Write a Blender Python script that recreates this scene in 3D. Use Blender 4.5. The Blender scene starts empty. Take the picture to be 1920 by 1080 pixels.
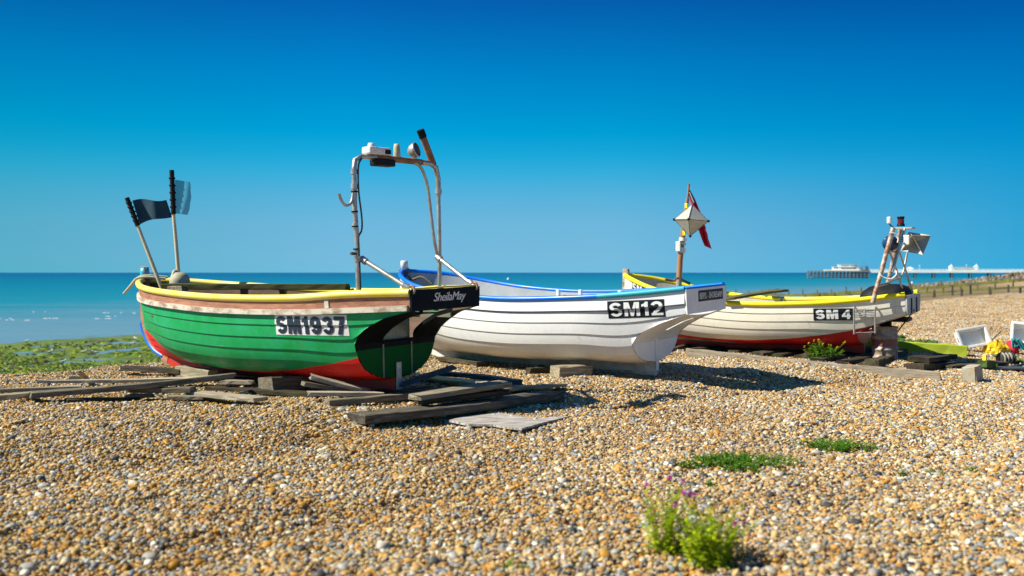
import bpy, bmesh, math, random
import numpy as np
from mathutils import Vector, Matrix, Euler, noise

R = math.radians
SC = bpy.context.scene
C = SC.collection

# ------------------------------------------------------------------ camera, sky, sun, exposure
FPX = 1884.0            # focal length in photograph pixels (1920 wide)
EYE = 1.5
HORIZ = 511.0
cam_d = bpy.data.cameras.new('camera')
cam_d.sensor_width = 36.0
cam_d.lens = FPX / 1920 * 36
cam_d.shift_y = (HORIZ - 540) / 1920
cam_d.clip_start = 0.1
cam_d.clip_end = 60000
cam_d.dof.use_dof = True
cam_d.dof.focus_distance = 14.0
cam_d.dof.aperture_fstop = 1.35
cam = bpy.data.objects.new('camera', cam_d)
C.objects.link(cam)
cam.location = (0, 0, EYE)
cam.rotation_euler = (R(90), 0, 0)
SC.camera = cam

SUN_H = Vector((-0.985, -0.17, 0)).normalized()
SUN_EL = R(43)
world = bpy.data.worlds.new('World')
SC.world = world
world.use_nodes = True
wn = world.node_tree
for n in list(wn.nodes):
    wn.nodes.remove(n)
w_out = wn.nodes.new('ShaderNodeOutputWorld')
w_bg = wn.nodes.new('ShaderNodeBackground')
w_sky = wn.nodes.new('ShaderNodeTexSky')
w_sky.sky_type = 'NISHITA'
w_sky.sun_disc = False
w_sky.sun_elevation = SUN_EL
w_sky.sun_rotation = math.atan2(SUN_H.x, SUN_H.y)
w_sky.altitude = 0
w_sky.air_density = 1.0
w_sky.dust_density = 0.0
w_sky.ozone_density = 3.0
# the sky of the picture deepens fast above the horizon: read the Sky Texture a little higher up than the view direction
w_tc = wn.nodes.new('ShaderNodeTexCoord')
w_sep = wn.nodes.new('ShaderNodeSeparateXYZ')
w_mz = wn.nodes.new('ShaderNodeMath'); w_mz.operation = 'MULTIPLY_ADD'
w_mz.inputs[1].default_value = 1.6; w_mz.inputs[2].default_value = 0.14
w_cmb = wn.nodes.new('ShaderNodeCombineXYZ')
wn.links.new(w_tc.outputs['Generated'], w_sep.inputs[0])
wn.links.new(w_sep.outputs[0], w_cmb.inputs[0]); wn.links.new(w_sep.outputs[1], w_cmb.inputs[1])
wn.links.new(w_sep.outputs[2], w_mz.inputs[0]); wn.links.new(w_mz.outputs[0], w_cmb.inputs[2])
w_nrm = wn.nodes.new('ShaderNodeVectorMath'); w_nrm.operation = 'NORMALIZE'
wn.links.new(w_cmb.outputs[0], w_nrm.inputs[0])
wn.links.new(w_nrm.outputs[0], w_sky.inputs['Vector'])
# colour of the air by height above the horizon
w_rmp = wn.nodes.new('ShaderNodeValToRGB')
SKY_STOPS = [(0.0032, (0.391, 0.723, 0.756, 1)), (0.0165, (0.450, 0.772, 0.786, 1)), (0.0482, (0.486, 0.877, 0.855, 1)), (0.0746, (0.349, 0.944, 0.925, 1)), (0.0982, (0.145, 0.987, 0.997, 1)), (0.1155, (0.045, 0.965, 1.015, 1)), (0.1372, (0.000, 0.925, 1.035, 1)), (0.1982, (0.000, 0.700, 0.995, 1)), (0.2594, (0.008, 0.416, 0.825, 1)), (0.48, (0.38, 0.61, 0.79, 1))]
while len(w_rmp.color_ramp.elements) < len(SKY_STOPS): w_rmp.color_ramp.elements.new(0.5)
for _e, (_p, _c) in zip(w_rmp.color_ramp.elements, SKY_STOPS): _e.position = _p; _e.color = _c
wn.links.new(w_sep.outputs[2], w_rmp.inputs['Fac'])
w_mul = wn.nodes.new('ShaderNodeMix'); w_mul.data_type = 'RGBA'; w_mul.blend_type = 'MULTIPLY'
w_mul.inputs[0].default_value = 1.0
w_bg.inputs['Strength'].default_value = 0.10
wn.links.new(w_sky.outputs[0], w_mul.inputs[6]); wn.links.new(w_rmp.outputs[0], w_mul.inputs[7])
# and deeper away from the sun, towards the right (east) of the view
w_rx = wn.nodes.new('ShaderNodeValToRGB')
w_ax = wn.nodes.new('ShaderNodeMath'); w_ax.operation = 'MULTIPLY_ADD'; w_ax.inputs[1].default_value = 0.5; w_ax.inputs[2].default_value = 0.5
wn.links.new(w_sep.outputs[0], w_ax.inputs[0]); wn.links.new(w_ax.outputs[0], w_rx.inputs['Fac'])
X_STOPS = [(0.25, (0.46, 0.76, 0.70, 1)), (0.42, (1, 1, 1, 1)), (0.55, (1, 1, 1, 1)), (0.73, (0.18, 0.72, 0.86, 1)), (1.0, (0.18, 0.72, 0.86, 1))]
while len(w_rx.color_ramp.elements) < len(X_STOPS): w_rx.color_ramp.elements.new(0.5)
for _e, (_p, _c) in zip(w_rx.color_ramp.elements, X_STOPS): _e.position = _p; _e.color = _c
w_mul2 = wn.nodes.new('ShaderNodeMix'); w_mul2.data_type = 'RGBA'; w_mul2.blend_type = 'MULTIPLY'
w_mul2.inputs[0].default_value = 1.0
wn.links.new(w_mul.outputs[2], w_mul2.inputs[6]); wn.links.new(w_rx.outputs[0], w_mul2.inputs[7])
wn.links.new(w_mul2.outputs[2], w_bg.inputs['Color'])
wn.links.new(w_bg.outputs[0], w_out.inputs['Surface'])

sun_d = bpy.data.lights.new('sun', 'SUN')
sun_d.energy = 5.0
sun_d.angle = R(0.5)
sun_d.color = (1.0, 0.955, 0.81)
sun = bpy.data.objects.new('sun', sun_d)
C.objects.link(sun)
sdir = (SUN_H * math.cos(SUN_EL) + Vector((0, 0, math.sin(SUN_EL))))
sun.rotation_euler = sdir.to_track_quat('Z', 'Y').to_euler()
sun.location = sdir * 60

SC.view_settings.view_transform = 'Standard'
SC.view_settings.look = 'None'
SC.view_settings.exposure = 0.70
SC.view_settings.gamma = 1
SC.render.engine = 'CYCLES'
SC.cycles.use_denoising = True
SC.cycles.max_bounces = 6

# ------------------------------------------------------------------ helpers
def W(px, py, d):
    """photograph pixel at distance d in front of the camera -> world point"""
    return Vector(((px - 960) / FPX * d, d, EYE - (py - HORIZ) / FPX * d))

def G(px, py, z=0.0):
    """photograph pixel -> world point z above the beach there"""
    d = (EYE - z) * FPX / (py - HORIZ)
    for _ in range(25):
        x = (px - 960) / FPX * d
        d += 0.6 * ((EYE - z - gz(x, d)) * FPX / (py - HORIZ) - d)
    return W(px, py, d)

class MB:
    def __init__(s):
        s.v = []; s.f = []; s.sm = []; s.mi = []
    def add(s, vs, fs, smooth=False, M=None, mi=0):
        o = len(s.v)
        s.v += [tuple(M @ Vector(p)) if M is not None else tuple(p) for p in vs]
        s.f += [tuple(i + o for i in f) for f in fs]
        s.sm += [smooth] * len(fs)
        s.mi += [mi] * len(fs)
        return s
    def box(s, c, size, M=None, bev=0.0):
        x, y, z = size[0] / 2, size[1] / 2, size[2] / 2
        if bev > 0:
            bm = bmesh.new()
            bmesh.ops.create_cube(bm, size=1)
            for v in bm.verts:
                v.co = Vector((v.co.x * size[0], v.co.y * size[1], v.co.z * size[2])) + Vector(c)
            bmesh.ops.bevel(bm, geom=list(bm.edges), offset=bev, segments=2, affect='EDGES', profile=0.5)
            bm.verts.index_update()
            s.add([v.co.copy() for v in bm.verts], [[v.index for v in f.verts] for f in bm.faces], False, M)
            bm.free()
            return s
        vs = [(c[0] + a * x, c[1] + b * y, c[2] + d * z) for a in (-1, 1) for b in (-1, 1) for d in (-1, 1)]
        fs = [(0, 1, 3, 2), (4, 6, 7, 5), (0, 4, 5, 1), (2, 3, 7, 6), (0, 2, 6, 4), (1, 5, 7, 3)]
        return s.add(vs, fs, False, M)
    def tube(s, pts, r, n=10, cap=True, M=None, closed=False):
        pts = [Vector(p) for p in pts]
        rs = r if isinstance(r, (list, tuple)) else [r] * len(pts)
        vs = []; fs = []
        up = Vector((0, 0, 1))
        t0 = (pts[1] - pts[0]).normalized()
        a = up.cross(t0)
        if a.length < 0.05:
            a = Vector((1, 0, 0)).cross(t0)
        a.normalize()
        for i, p in enumerate(pts):
            if i == 0: t = pts[1] - pts[0]
            elif i == len(pts) - 1: t = pts[-1] - pts[-2]
            else: t = pts[i + 1] - pts[i - 1]
            t.normalize()
            a = (a - t * a.dot(t)).normalized()
            b = t.cross(a)
            for k in range(n):
                an = 2 * math.pi * k / n
                vs.append(p + (a * math.cos(an) + b * math.sin(an)) * rs[i])
        for i in range(len(pts) - 1):
            for k in range(n):
                k2 = (k + 1) % n
                fs.append((i * n + k, i * n + k2, (i + 1) * n + k2, (i + 1) * n + k))
        s.add(vs, fs, True, M)
        if cap:
            s.add(vs[:n], [tuple(reversed(range(n)))], False, M)
            s.add(vs[-n:], [tuple(range(n))], False, M)
        return s
    def lathe(s, prof, n=24, M=None, smooth=True):
        vs = []; fs = []
        for r, z in prof:
            for k in range(n):
                a = 2 * math.pi * k / n
                vs.append((r * math.cos(a), r * math.sin(a), z))
        for i in range(len(prof) - 1):
            for k in range(n):
                k2 = (k + 1) % n
                fs.append((i * n + k, i * n + k2, (i + 1) * n + k2, (i + 1) * n + k))
        return s.add(vs, fs, smooth, M)
    def grid(s, P, smooth=True, M=None, flip=False, mi=0):
        """P: list of rows of points"""
        nr, nc = len(P), len(P[0])
        vs = [p for row in P for p in row]
        fs = []
        for i in range(nr - 1):
            for j in range(nc - 1):
                q = (i * nc + j, i * nc + j + 1, (i + 1) * nc + j + 1, (i + 1) * nc + j)
                fs.append(tuple(reversed(q)) if flip else q)
        return s.add(vs, fs, smooth, M, mi)
    def build(s, name, m, parent=None, M=None, col=None, m2=None):
        me = bpy.data.meshes.new(name)
        vs = s.v
        if M is not None:
            vs = [tuple(M @ Vector(p)) for p in vs]
        me.from_pydata(vs, [], s.f)
        me.polygons.foreach_set('use_smooth', s.sm)
        if m is not None:
            me.materials.append(m)
        if m2 is not None:
            me.materials.append(m2)
            me.polygons.foreach_set('material_index', s.mi)
        if col is not None:
            at = me.color_attributes.new('col', 'FLOAT_COLOR', 'POINT')
            at.data.foreach_set('color', np.asarray(col, np.float32).ravel())
        o = bpy.data.objects.new(name, me)
        C.objects.link(o)
        if parent is not None:
            o.parent = parent
        return o

def tag(o, label=None, cat=None, group=None, kind=None):
    if label: o['label'] = label
    if cat: o['category'] = cat
    if group: o['group'] = group
    if kind: o['kind'] = kind
    return o

def thing(name, label, cat, loc=(0, 0, 0), rz=0.0, group=None, rot=None):
    o = bpy.data.objects.new(name, None)
    o.empty_display_size = 0.2
    C.objects.link(o)
    o.location = loc
    o.rotation_euler = rot if rot is not None else (0, 0, rz)
    return tag(o, label, cat, group)

def catmull(P, t):
    n = len(P)
    i = max(0, min(n - 2, int(math.floor(t))))
    f = t - i
    p1, p2 = P[i], P[i + 1]
    p0 = P[i - 1] if i > 0 else p1 * 2 - p2
    p3 = P[i + 2] if i + 2 < n else p2 * 2 - p1
    return 0.5 * ((2 * p1) + (p2 - p0) * f + (2 * p0 - 5 * p1 + 4 * p2 - p3) * f * f + (3 * p1 - p0 - 3 * p2 + p3) * f ** 3)

def spline(pts, n):
    P = [Vector(p) for p in pts]
    return [catmull(P, i / (n - 1) * (len(P) - 1)) for i in range(n)]

def lerp_tab(tab, x):
    if x <= tab[0][0]: return tab[0][1]
    for (a, va), (b, vb) in zip(tab, tab[1:]):
        if x <= b:
            f = (x - a) / (b - a)
            return va + (vb - va) * f
    return tab[-1][1]

def sstep(a, b, x):
    t = max(0.0, min(1.0, (x - a) / (b - a)))
    return t * t * (3 - 2 * t)

# ------------------------------------------------------------------ materials
def srgb(r, g, b):
    f = lambda c: (c / 255 / 12.92) if c / 255 <= 0.04045 else ((c / 255 + 0.055) / 1.055) ** 2.4
    return (f(r), f(g), f(b), 1)

class NT:
    """small node-tree writer"""
    def __init__(s, name):
        s.m = bpy.data.materials.new(name)
        s.m.use_nodes = True
        s.t = s.m.node_tree
        s.b = s.t.nodes['Principled BSDF']
    def n(s, kind, **kw):
        nd = s.t.nodes.new(kind)
        for k, v in kw.items():
            setattr(nd, k, v)
        return nd
    def l(s, a, b):
        s.t.links.new(a, b)
    def coord(s, scale=(1, 1, 1), rand=0.0, kind='Object'):
        tc = s.n('ShaderNodeTexCoord')
        mp = s.n('ShaderNodeMapping')
        mp.inputs['Scale'].default_value = scale
        s.l(tc.outputs[kind], mp.inputs['Vector'])
        if rand:
            oi = s.n('ShaderNodeObjectInfo')
            mu = s.n('ShaderNodeMath', operation='MULTIPLY')
            mu.inputs[1].default_value = rand
            s.l(oi.outputs['Random'], mu.inputs[0])
            s.l(mu.outputs[0], mp.inputs['Location'])
        return mp.outputs[0]
    def noise(s, vec, scale, detail=4, rough=0.6, dist=0.0):
        nd = s.n('ShaderNodeTexNoise')
        nd.inputs['Scale'].default_value = scale
        nd.inputs['Detail'].default_value = detail
        nd.inputs['Roughness'].default_value = rough
        nd.inputs['Distortion'].default_value = dist
        s.l(vec, nd.inputs['Vector'])
        return nd.outputs['Fac']
    def ramp(s, fac, stops, interp='LINEAR'):
        nd = s.n('ShaderNodeValToRGB')
        cr = nd.color_ramp
        cr.interpolation = interp
        while len(cr.elements) < len(stops):
            cr.elements.new(0.5)
        for e, (p, c) in zip(cr.elements, stops):
            e.position = p
            e.color = c if isinstance(c, (tuple, list)) else (c, c, c, 1)
        s.l(fac, nd.inputs['Fac'])
        return nd.outputs['Color']
    def mix(s, fac, a, b, mode='MIX'):
        nd = s.n('ShaderNodeMix', data_type='RGBA', blend_type=mode)
        for sock, val in ((nd.inputs[0], fac), (nd.inputs[6], a), (nd.inputs[7], b)):
            if isinstance(val, (int, float)):
                sock.default_value = val
            elif isinstance(val, (tuple, list)):
                sock.default_value = tuple(val) if len(val) == 4 else tuple(val) + (1,)
            else:
                s.l(val, sock)
        return nd.outputs[2]
    def math(s, op, a, b=0.0, clamp=False):
        nd = s.n('ShaderNodeMath', operation=op)
        nd.use_clamp = clamp
        for k, val in ((0, a), (1, b)):
            if isinstance(val, (int, float)):
                nd.inputs[k].default_value = val
            else:
                s.l(val, nd.inputs[k])
        return nd.outputs[0]
    def sep(s, vec):
        nd = s.n('ShaderNodeSeparateXYZ')
        s.l(vec, nd.inputs[0])
        return nd.outputs
    def bump(s, h, strength=0.3, dist=0.01):
        nd = s.n('ShaderNodeBump')
        nd.inputs['Strength'].default_value = strength
        nd.inputs['Distance'].default_value = dist
        s.l(h, nd.inputs['Height'])
        s.l(nd.outputs[0], s.b.inputs['Normal'])
    def set(s, color=None, rough=None, metal=None, spec=None):
        for key, val in (('Base Color', color), ('Roughness', rough), ('Metallic', metal), ('Specular IOR Level', spec)):
            if val is None: continue
            if isinstance(val, (int, float)):
                s.b.inputs[key].default_value = val
            elif isinstance(val, (tuple, list)):
                s.b.inputs[key].default_value = tuple(val) if len(val) == 4 else tuple(val) + (1,)
            else:
                s.l(val, s.b.inputs[key])
        return s

def M_simple(name, c1, c2=None, scale=8.0, rough=0.5, metal=0.0, bump=0.0, spec=0.5, stretch=(1, 1, 1), contrast=(0.35, 0.65), rand=0.0):
    t = NT(name)
    vec = t.coord(stretch, rand)
    c2 = c2 or tuple(x * 0.75 for x in c1[:3])
    nz = t.noise(vec, scale, 6, 0.65)
    col = t.ramp(nz, [(contrast[0], tuple(c1[:3]) + (1,)), (contrast[1], tuple(c2[:3]) + (1,))])
    rg = t.ramp(t.noise(vec, scale * 0.6, 3), [(0.3, max(0.02, rough - 0.08)), (0.7, min(1, rough + 0.12))])
    t.set(col, rg, metal, spec)
    if bump:
        t.bump(nz, bump, 0.01)
    return t.m

def M_wood(name, light, mid, dark, rough=0.85, green=0.0, scale=1.0):
    """weathered timber, grain along local x, each piece shifted and toned by its own random number"""
    t = NT(name)
    vec = t.coord((1.4 * scale, 16 * scale, 16 * scale), 37.0)
    g1 = t.noise(vec, 2.2, 8, 0.7, 0.6)
    vec2 = t.coord((0.7, 3, 3), 11.0)
    g2 = t.noise(vec2, 1.6, 4, 0.6)
    col = t.ramp(g1, [(0.28, dark), (0.48, mid), (0.70, light)])
    col = t.mix(t.ramp(g2, [(0.4, 0.0), (0.7, 0.6)]), col, tuple(c * 0.62 for c in mid[:3]))
    if green:
        g3 = t.noise(t.coord((1, 1, 1), 5.0), 2.5, 3)
        col = t.mix(t.ramp(g3, [(0.5, 0.0), (0.68, green)]), col, (0.10, 0.13, 0.03))
    oi = t.n('ShaderNodeObjectInfo')
    tone = t.ramp(oi.outputs['Random'], [(0.0, (0.62, 0.6, 0.58, 1)), (0.5, (0.95, 0.93, 0.9, 1)), (1.0, (1.18, 1.15, 1.08, 1))])
    col = t.mix(1.0, col, tone, 'MULTIPLY')
    t.set(col, rough, 0.0, 0.25)
    t.bump(g1, 0.7, 0.012)
    return t.m

def M_hull(name, top, bottom, zb, extra=None, fade=None, rough=0.32, grime=0.25, spec=0.4):
    """boat paint: top colour over bottom colour, the line zb=(base, k, x0) rises towards both ends; extra=(colour, zb) a third band lowest down"""
    t = NT(name)
    vec = t.coord()
    sx = t.sep(vec)
    nz = t.noise(vec, 3.0, 5, 0.65)
    wob = t.math('MULTIPLY', t.math('SUBTRACT', t.noise(vec, 2.0, 3), 0.5), 0.03)
    def line(zb):
        d = t.math('SUBTRACT', sx[0], zb[2])
        q = t.math('MULTIPLY', t.math('MULTIPLY', d, d), zb[1])
        zz = t.math('ADD', q, zb[0])
        diff = t.math('SUBTRACT', t.math('ADD', sx[2], wob), zz)
        return t.math('MULTIPLY', diff, 120.0, True)
    tc = t.mix(t.ramp(nz, [(0.35, 0.0), (0.7, 1.0)]), top, fade or tuple(c * 0.8 for c in top[:3]))
    vs = t.coord((1.0, 1.0, 0.18))
    streak = t.ramp(t.noise(vs, 5.0, 5, 0.7), [(0.55, 0.0), (0.75, grime)])
    tc = t.mix(streak, tc, tuple(c * 0.55 + 0.02 for c in top[:3]))
    crack = t.ramp(t.noise(t.coord((1, 1, 2.2)), 9.0, 6, 0.75, 1.2), [(0.485, 0.0), (0.5, grime * 0.9), (0.515, 0.0)])
    tc = t.mix(crack, tc, tuple(c * 0.35 for c in top[:3]))
    bc = t.mix(t.ramp(nz, [(0.4, 0.0), (0.7, 0.35)]), bottom, tuple(c * 0.6 + 0.01 for c in bottom[:3]))
    col = t.mix(line(zb), bc, tc)
    if extra:
        ec = t.mix(t.ramp(t.noise(vec, 6.0, 4), [(0.4, 0.0), (0.65, 0.5)]), extra[0], tuple(c * 0.6 for c in extra[0][:3]))
        col = t.mix(line(extra[1]), ec, col)
    scuff = t.ramp(t.noise(t.coord((0.8, 1, 3.0)), 4.0, 8, 0.75), [(0.62, 0.0), (0.72, grime)])
    col = t.mix(scuff, col, (0.55, 0.53, 0.48))
    rust = t.ramp(t.noise(t.coord((2.2, 2.2, 0.22)), 3.0, 6, 0.7, 0.4), [(0.63, 0.0), (0.74, grime * 1.3)])
    col = t.mix(rust, col, (0.17, 0.085, 0.035))
    chip = t.ramp(t.noise(t.coord((1.0, 1.0, 1.8)), 21.0, 5, 0.8), [(0.665, 0.0), (0.68, min(1.0, grime * 3))])
    col = t.mix(chip, col, (0.30, 0.26, 0.21))
    t.set(col, t.ramp(t.noise(vec, 7.0, 4), [(0.3, rough - 0.06), (0.7, rough + 0.18)]), 0.0, spec)
    t.bump(t.noise(t.coord((1, 1, 1)), 14.0, 4), 0.10, 0.01)
    return t.m

MAT = {}
def mats():
    m = MAT
    m['hull_green'] = M_hull('green_and_red_boat_paint', (0.001, 0.29, 0.062), (0.76, 0.008, 0.005), (0.17, 0.047, 2.5), fade=(0.012, 0.36, 0.14), rough=0.42, grime=0.34)
    m['hull_white'] = M_hull('white_boat_paint', (0.83, 0.835, 0.84), (0.78, 0.765, 0.73), (0.14, 0.03, 2.4), fade=(0.77, 0.79, 0.82), rough=0.36, grime=0.24)
    m['hull_cream'] = M_hull('cream_and_red_boat_paint', (0.82, 0.765, 0.64), (0.68, 0.012, 0.015), (0.215, 0.05, 2.25), extra=((0.36, 0.37, 0.40), (0.20, -0.018, 4.0)), fade=(0.76, 0.71, 0.59), rough=0.40, grime=0.26)
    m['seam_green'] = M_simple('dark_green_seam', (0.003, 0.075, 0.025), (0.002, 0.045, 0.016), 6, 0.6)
    m['seam_shade_grey'] = M_simple('grey_seam_and_shade', (0.30, 0.31, 0.33), (0.42, 0.43, 0.44), 6, 0.6)  # lap seams, plus the shadow painted under the white sheerstrake
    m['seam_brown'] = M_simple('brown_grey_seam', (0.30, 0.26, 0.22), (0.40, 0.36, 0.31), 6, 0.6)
    m['keel_red'] = M_simple('red_keel_paint', (0.68, 0.012, 0.008), (0.35, 0.05, 0.03), 6, 0.45, bump=0.1)
    m['keel_white'] = M_simple('white_keel_paint', (0.72, 0.70, 0.66), (0.5, 0.45, 0.4), 5, 0.45, bump=0.1)
    m['transom_green'] = M_hull('black_over_green_transom_paint', (0.008, 0.009, 0.011), (0.001, 0.10, 0.016), (0.545, 0.0, 0.0), rough=0.5, grime=0.0, spec=0.08)
    m['black_paint'] = M_simple('black_gloss_paint', (0.004, 0.005, 0.006), (0.009, 0.010, 0.012), 7, 0.6, spec=0.08)
    m['navy_black'] = M_simple('navy_black_paint', (0.003, 0.007, 0.013), (0.006, 0.011, 0.017), 7, 0.6, spec=0.08)
    m['bulwark'] = M_wood('worn_brown_stained_timber', srgb(205, 158, 132), srgb(180, 128, 106), srgb(128, 86, 72), 0.65, scale=0.6)
    m['rub_rail'] = M_simple('peeling_white_rubbing_rail', (0.62, 0.56, 0.47), (0.27, 0.17, 0.12), 7, 0.75, bump=0.4, stretch=(0.5, 1, 1), contrast=(0.45, 0.62))
    m['yellow_pale'] = M_simple('faded_yellow_hose', (0.80, 0.66, 0.06), (0.80, 0.68, 0.20), 3, 0.42)
    m['yellow'] = M_simple('bright_yellow_hose', (0.88, 0.76, 0.012), (0.82, 0.68, 0.012), 3, 0.42)
    m['blue'] = M_simple('blue_hose', (0.002, 0.14, 0.72), (0.002, 0.18, 0.68), 3, 0.35)
    m['teal'] = M_simple('turquoise_hose', (0.03, 0.42, 0.52), (0.04, 0.36, 0.54), 3, 0.4)
    m['inner_grey'] = M_simple('grey_inner_paint', (0.42, 0.45, 0.48), (0.34, 0.36, 0.38), 4, 0.55)
    m['inner_cream'] = M_simple('cream_inner_paint', (0.60, 0.55, 0.44), (0.45, 0.41, 0.33), 4, 0.6)
    m['inner_brown'] = M_simple('brown_inner_timber', (0.16, 0.09, 0.06), (0.08, 0.05, 0.035), 5, 0.8, stretch=(0.4, 2, 2))
    m['white'] = M_simple('white_paint', (0.78, 0.79, 0.80), (0.70, 0.71, 0.72), 5, 0.4)
    m['plate_white'] = M_simple('white_plate_paint', (0.80, 0.80, 0.80), (0.68, 0.68, 0.68), 9, 0.45)
    m['plate_black'] = M_simple('black_plate_paint', (0.006, 0.010, 0.015), (0.012, 0.016, 0.022), 9, 0.45, spec=0.25)
    m['letter_navy'] = M_simple('navy_lettering', (0.010, 0.022, 0.045), (0.02, 0.035, 0.06), 9, 0.4)
    m['letter_white'] = M_simple('white_lettering', (0.80, 0.80, 0.80), (0.66, 0.67, 0.68), 9, 0.4)
    m['grey_panel'] = M_simple('grey_green_panel', (0.22, 0.24, 0.18), (0.13, 0.16, 0.12), 6, 0.3)
    m['steel'] = M_simple('weathered_galvanised_steel', (0.52, 0.52, 0.50), (0.36, 0.33, 0.30), 14, 0.42, 0.75, bump=0.15)
    m['rusty'] = M_simple('rusty_painted_steel', (0.46, 0.42, 0.36), (0.30, 0.12, 0.05), 9, 0.6, 0.35, bump=0.3, contrast=(0.45, 0.58))
    m['rust_pole'] = M_simple('rust_brown_pipe', (0.33, 0.15, 0.08), (0.19, 0.075, 0.04), 10, 0.7, 0.0, bump=0.3)
    m['black_rubber'] = M_simple('black_rubber', (0.007, 0.008, 0.010), (0.016, 0.016, 0.018), 8, 0.55, spec=0.15)
    m['white_plastic'] = M_simple('white_plastic', (0.78, 0.78, 0.76), (0.62, 0.62, 0.60), 6, 0.4)
    m['glass_dark'] = M_simple('dark_lamp_glass', (0.03, 0.035, 0.04), (0.06, 0.065, 0.07), 6, 0.08)
    m['reflector'] = M_simple('dull_grey_sheet_metal', (0.50, 0.48, 0.42), (0.38, 0.37, 0.32), 5, 0.5, 0.1)
    m['plank'] = M_wood('grey_weathered_planks', srgb(186, 176, 156), srgb(138, 128, 110), srgb(62, 56, 48), green=0.3)
    m['plank_pale'] = M_wood('pale_bleached_planks', srgb(205, 196, 180), srgb(172, 160, 142), srgb(96, 86, 74))
    m['plank_dark'] = M_wood('dark_tarry_planks', srgb(112, 100, 84), srgb(66, 58, 49), srgb(24, 21, 19), green=0.35)
    m['plank_green'] = M_wood('pale_green_painted_planks', srgb(178, 194, 160), srgb(150, 166, 132), srgb(104, 112, 88))
    m['plank_blue'] = M_wood('blue_grey_planks', srgb(112, 122, 132), srgb(76, 86, 98), srgb(40, 45, 52))
    m['bamboo'] = M_simple('bleached_bamboo', (0.66, 0.58, 0.40), (0.52, 0.44, 0.28), 4, 0.5, stretch=(1, 1, 0.4))
    m['flag_navy'] = M_simple('dark_navy_flag_cloth', (0.007, 0.045, 0.078), (0.012, 0.06, 0.10), 10, 0.8)
    m['float'] = M_simple('weathered_cream_float', (0.46, 0.43, 0.30), (0.30, 0.28, 0.20), 7, 0.7, bump=0.2)
    m['rope_pale'] = M_simple('bleached_rope', (0.55, 0.50, 0.38), (0.38, 0.34, 0.26), 30, 0.9, bump=0.5)
    m['rope_green'] = M_simple('green_brown_rope', (0.10, 0.13, 0.09), (0.20, 0.12, 0.08), 20, 0.9, bump=0.5)
    m['rope_teal'] = M_simple('teal_rope', (0.02, 0.30, 0.33), (0.03, 0.22, 0.26), 20, 0.9, bump=0.5)
    m['red_cloth'] = M_simple('red_cloth', (0.70, 0.012, 0.04), (0.58, 0.01, 0.03), 9, 0.8)
    m['navy_cloth'] = M_simple('navy_cloth', (0.015, 0.02, 0.10), (0.02, 0.03, 0.13), 9, 0.8)
    m['yellow_cloth'] = M_simple('yellow_oilskin', (0.80, 0.52, 0.01), (0.66, 0.38, 0.01), 6, 0.5)
    m['lime'] = M_simple('lime_green_beam_paint', (0.40, 0.46, 0.012), (0.27, 0.34, 0.015), 4, 0.6, bump=0.2, stretch=(0.5, 2, 2))
    m['algae_top'] = M_simple('mossy_green', (0.07, 0.13, 0.02), (0.04, 0.07, 0.02), 12, 0.9, bump=0.6)
    m['keg'] = M_simple('rusty_steel_keg', (0.40, 0.34, 0.28), (0.22, 0.14, 0.09), 12, 0.55, 0.15, bump=0.25)
    m['keg_red'] = M_simple('faded_red_keg_band', (0.30, 0.06, 0.045), (0.22, 0.10, 0.08), 7, 0.55, 0.2)
    m['concrete'] = M_simple('old_concrete', (0.40, 0.36, 0.28), (0.42, 0.22, 0.08), 5, 0.9, bump=0.5, contrast=(0.5, 0.72))
    m['crate'] = M_simple('scuffed_white_crate_plastic', (0.72, 0.72, 0.70), (0.55, 0.52, 0.45), 5, 0.45, contrast=(0.5, 0.75))
    m['tar_board'] = M_simple('dark_slate_board', (0.035, 0.042, 0.052), (0.06, 0.068, 0.08), 6, 0.6, bump=0.2)
    m['iron'] = M_simple('dark_scrap_iron', (0.03, 0.028, 0.027), (0.10, 0.09, 0.08), 7, 0.55, 0.3, bump=0.3)
mats()

def M_plant(name, c1, c2, trans=0.25):
    t = NT(name)
    at = t.n('ShaderNodeAttribute')
    at.attribute_name = 'col'
    col = t.mix(1.0, t.mix(t.noise(t.coord(), 14, 3), c1, c2), at.outputs['Color'], 'MULTIPLY')
    t.set(col, 0.55, 0, 0.3)
    tr = t.n('ShaderNodeBsdfTranslucent')
    t.l(col, tr.inputs['Color'])
    mx = t.n('ShaderNodeMixShader')
    mx.inputs[0].default_value = trans
    out = t.t.nodes['Material Output']
    t.l(t.b.outputs[0], mx.inputs[1]); t.l(tr.outputs[0], mx.inputs[2])
    t.l(mx.outputs[0], out.inputs['Surface'])
    return t.m
MAT['leaf_lime'] = M_plant('yellow_green_leaves', (0.52, 0.60, 0.02), (0.32, 0.52, 0.02), 0.5)
MAT['leaf_dark'] = M_plant('mid_green_leaves', (0.09, 0.24, 0.02), (0.16, 0.34, 0.03), 0.35)
MAT['petal_pink'] = M_plant('magenta_petals', (0.55, 0.05, 0.42), (0.45, 0.03, 0.34), 0.3)
MAT['petal_yellow'] = M_plant('yellow_petals', (0.75, 0.6, 0.03), (0.65, 0.5, 0.03), 0.3)
MAT['weed'] = M_plant('green_seaweed', (0.20, 0.32, 0.004), (0.07, 0.13, 0.005), 0.2)

# ------------------------------------------------------------------ ground, sea
US = Vector((-0.78, 0.62)).normalized()     # seaward
VS = Vector((0.62, 0.78)).normalized()      # along the shore
SEA = -3.0

def uv_of(x, y):
    return x * US.x + y * US.y, x * VS.x + y * VS.y

def lumps(x, y):
    return (0.022 * math.sin(x * 0.9 + 1.3 * math.sin(y * 0.6)) * math.sin(y * 1.1 + 0.7)
            + 0.016 * math.sin(x * 2.3 + y * 1.7 + 0.5) + 0.010 * math.sin(x * 4.1 - y * 3.3))

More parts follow.
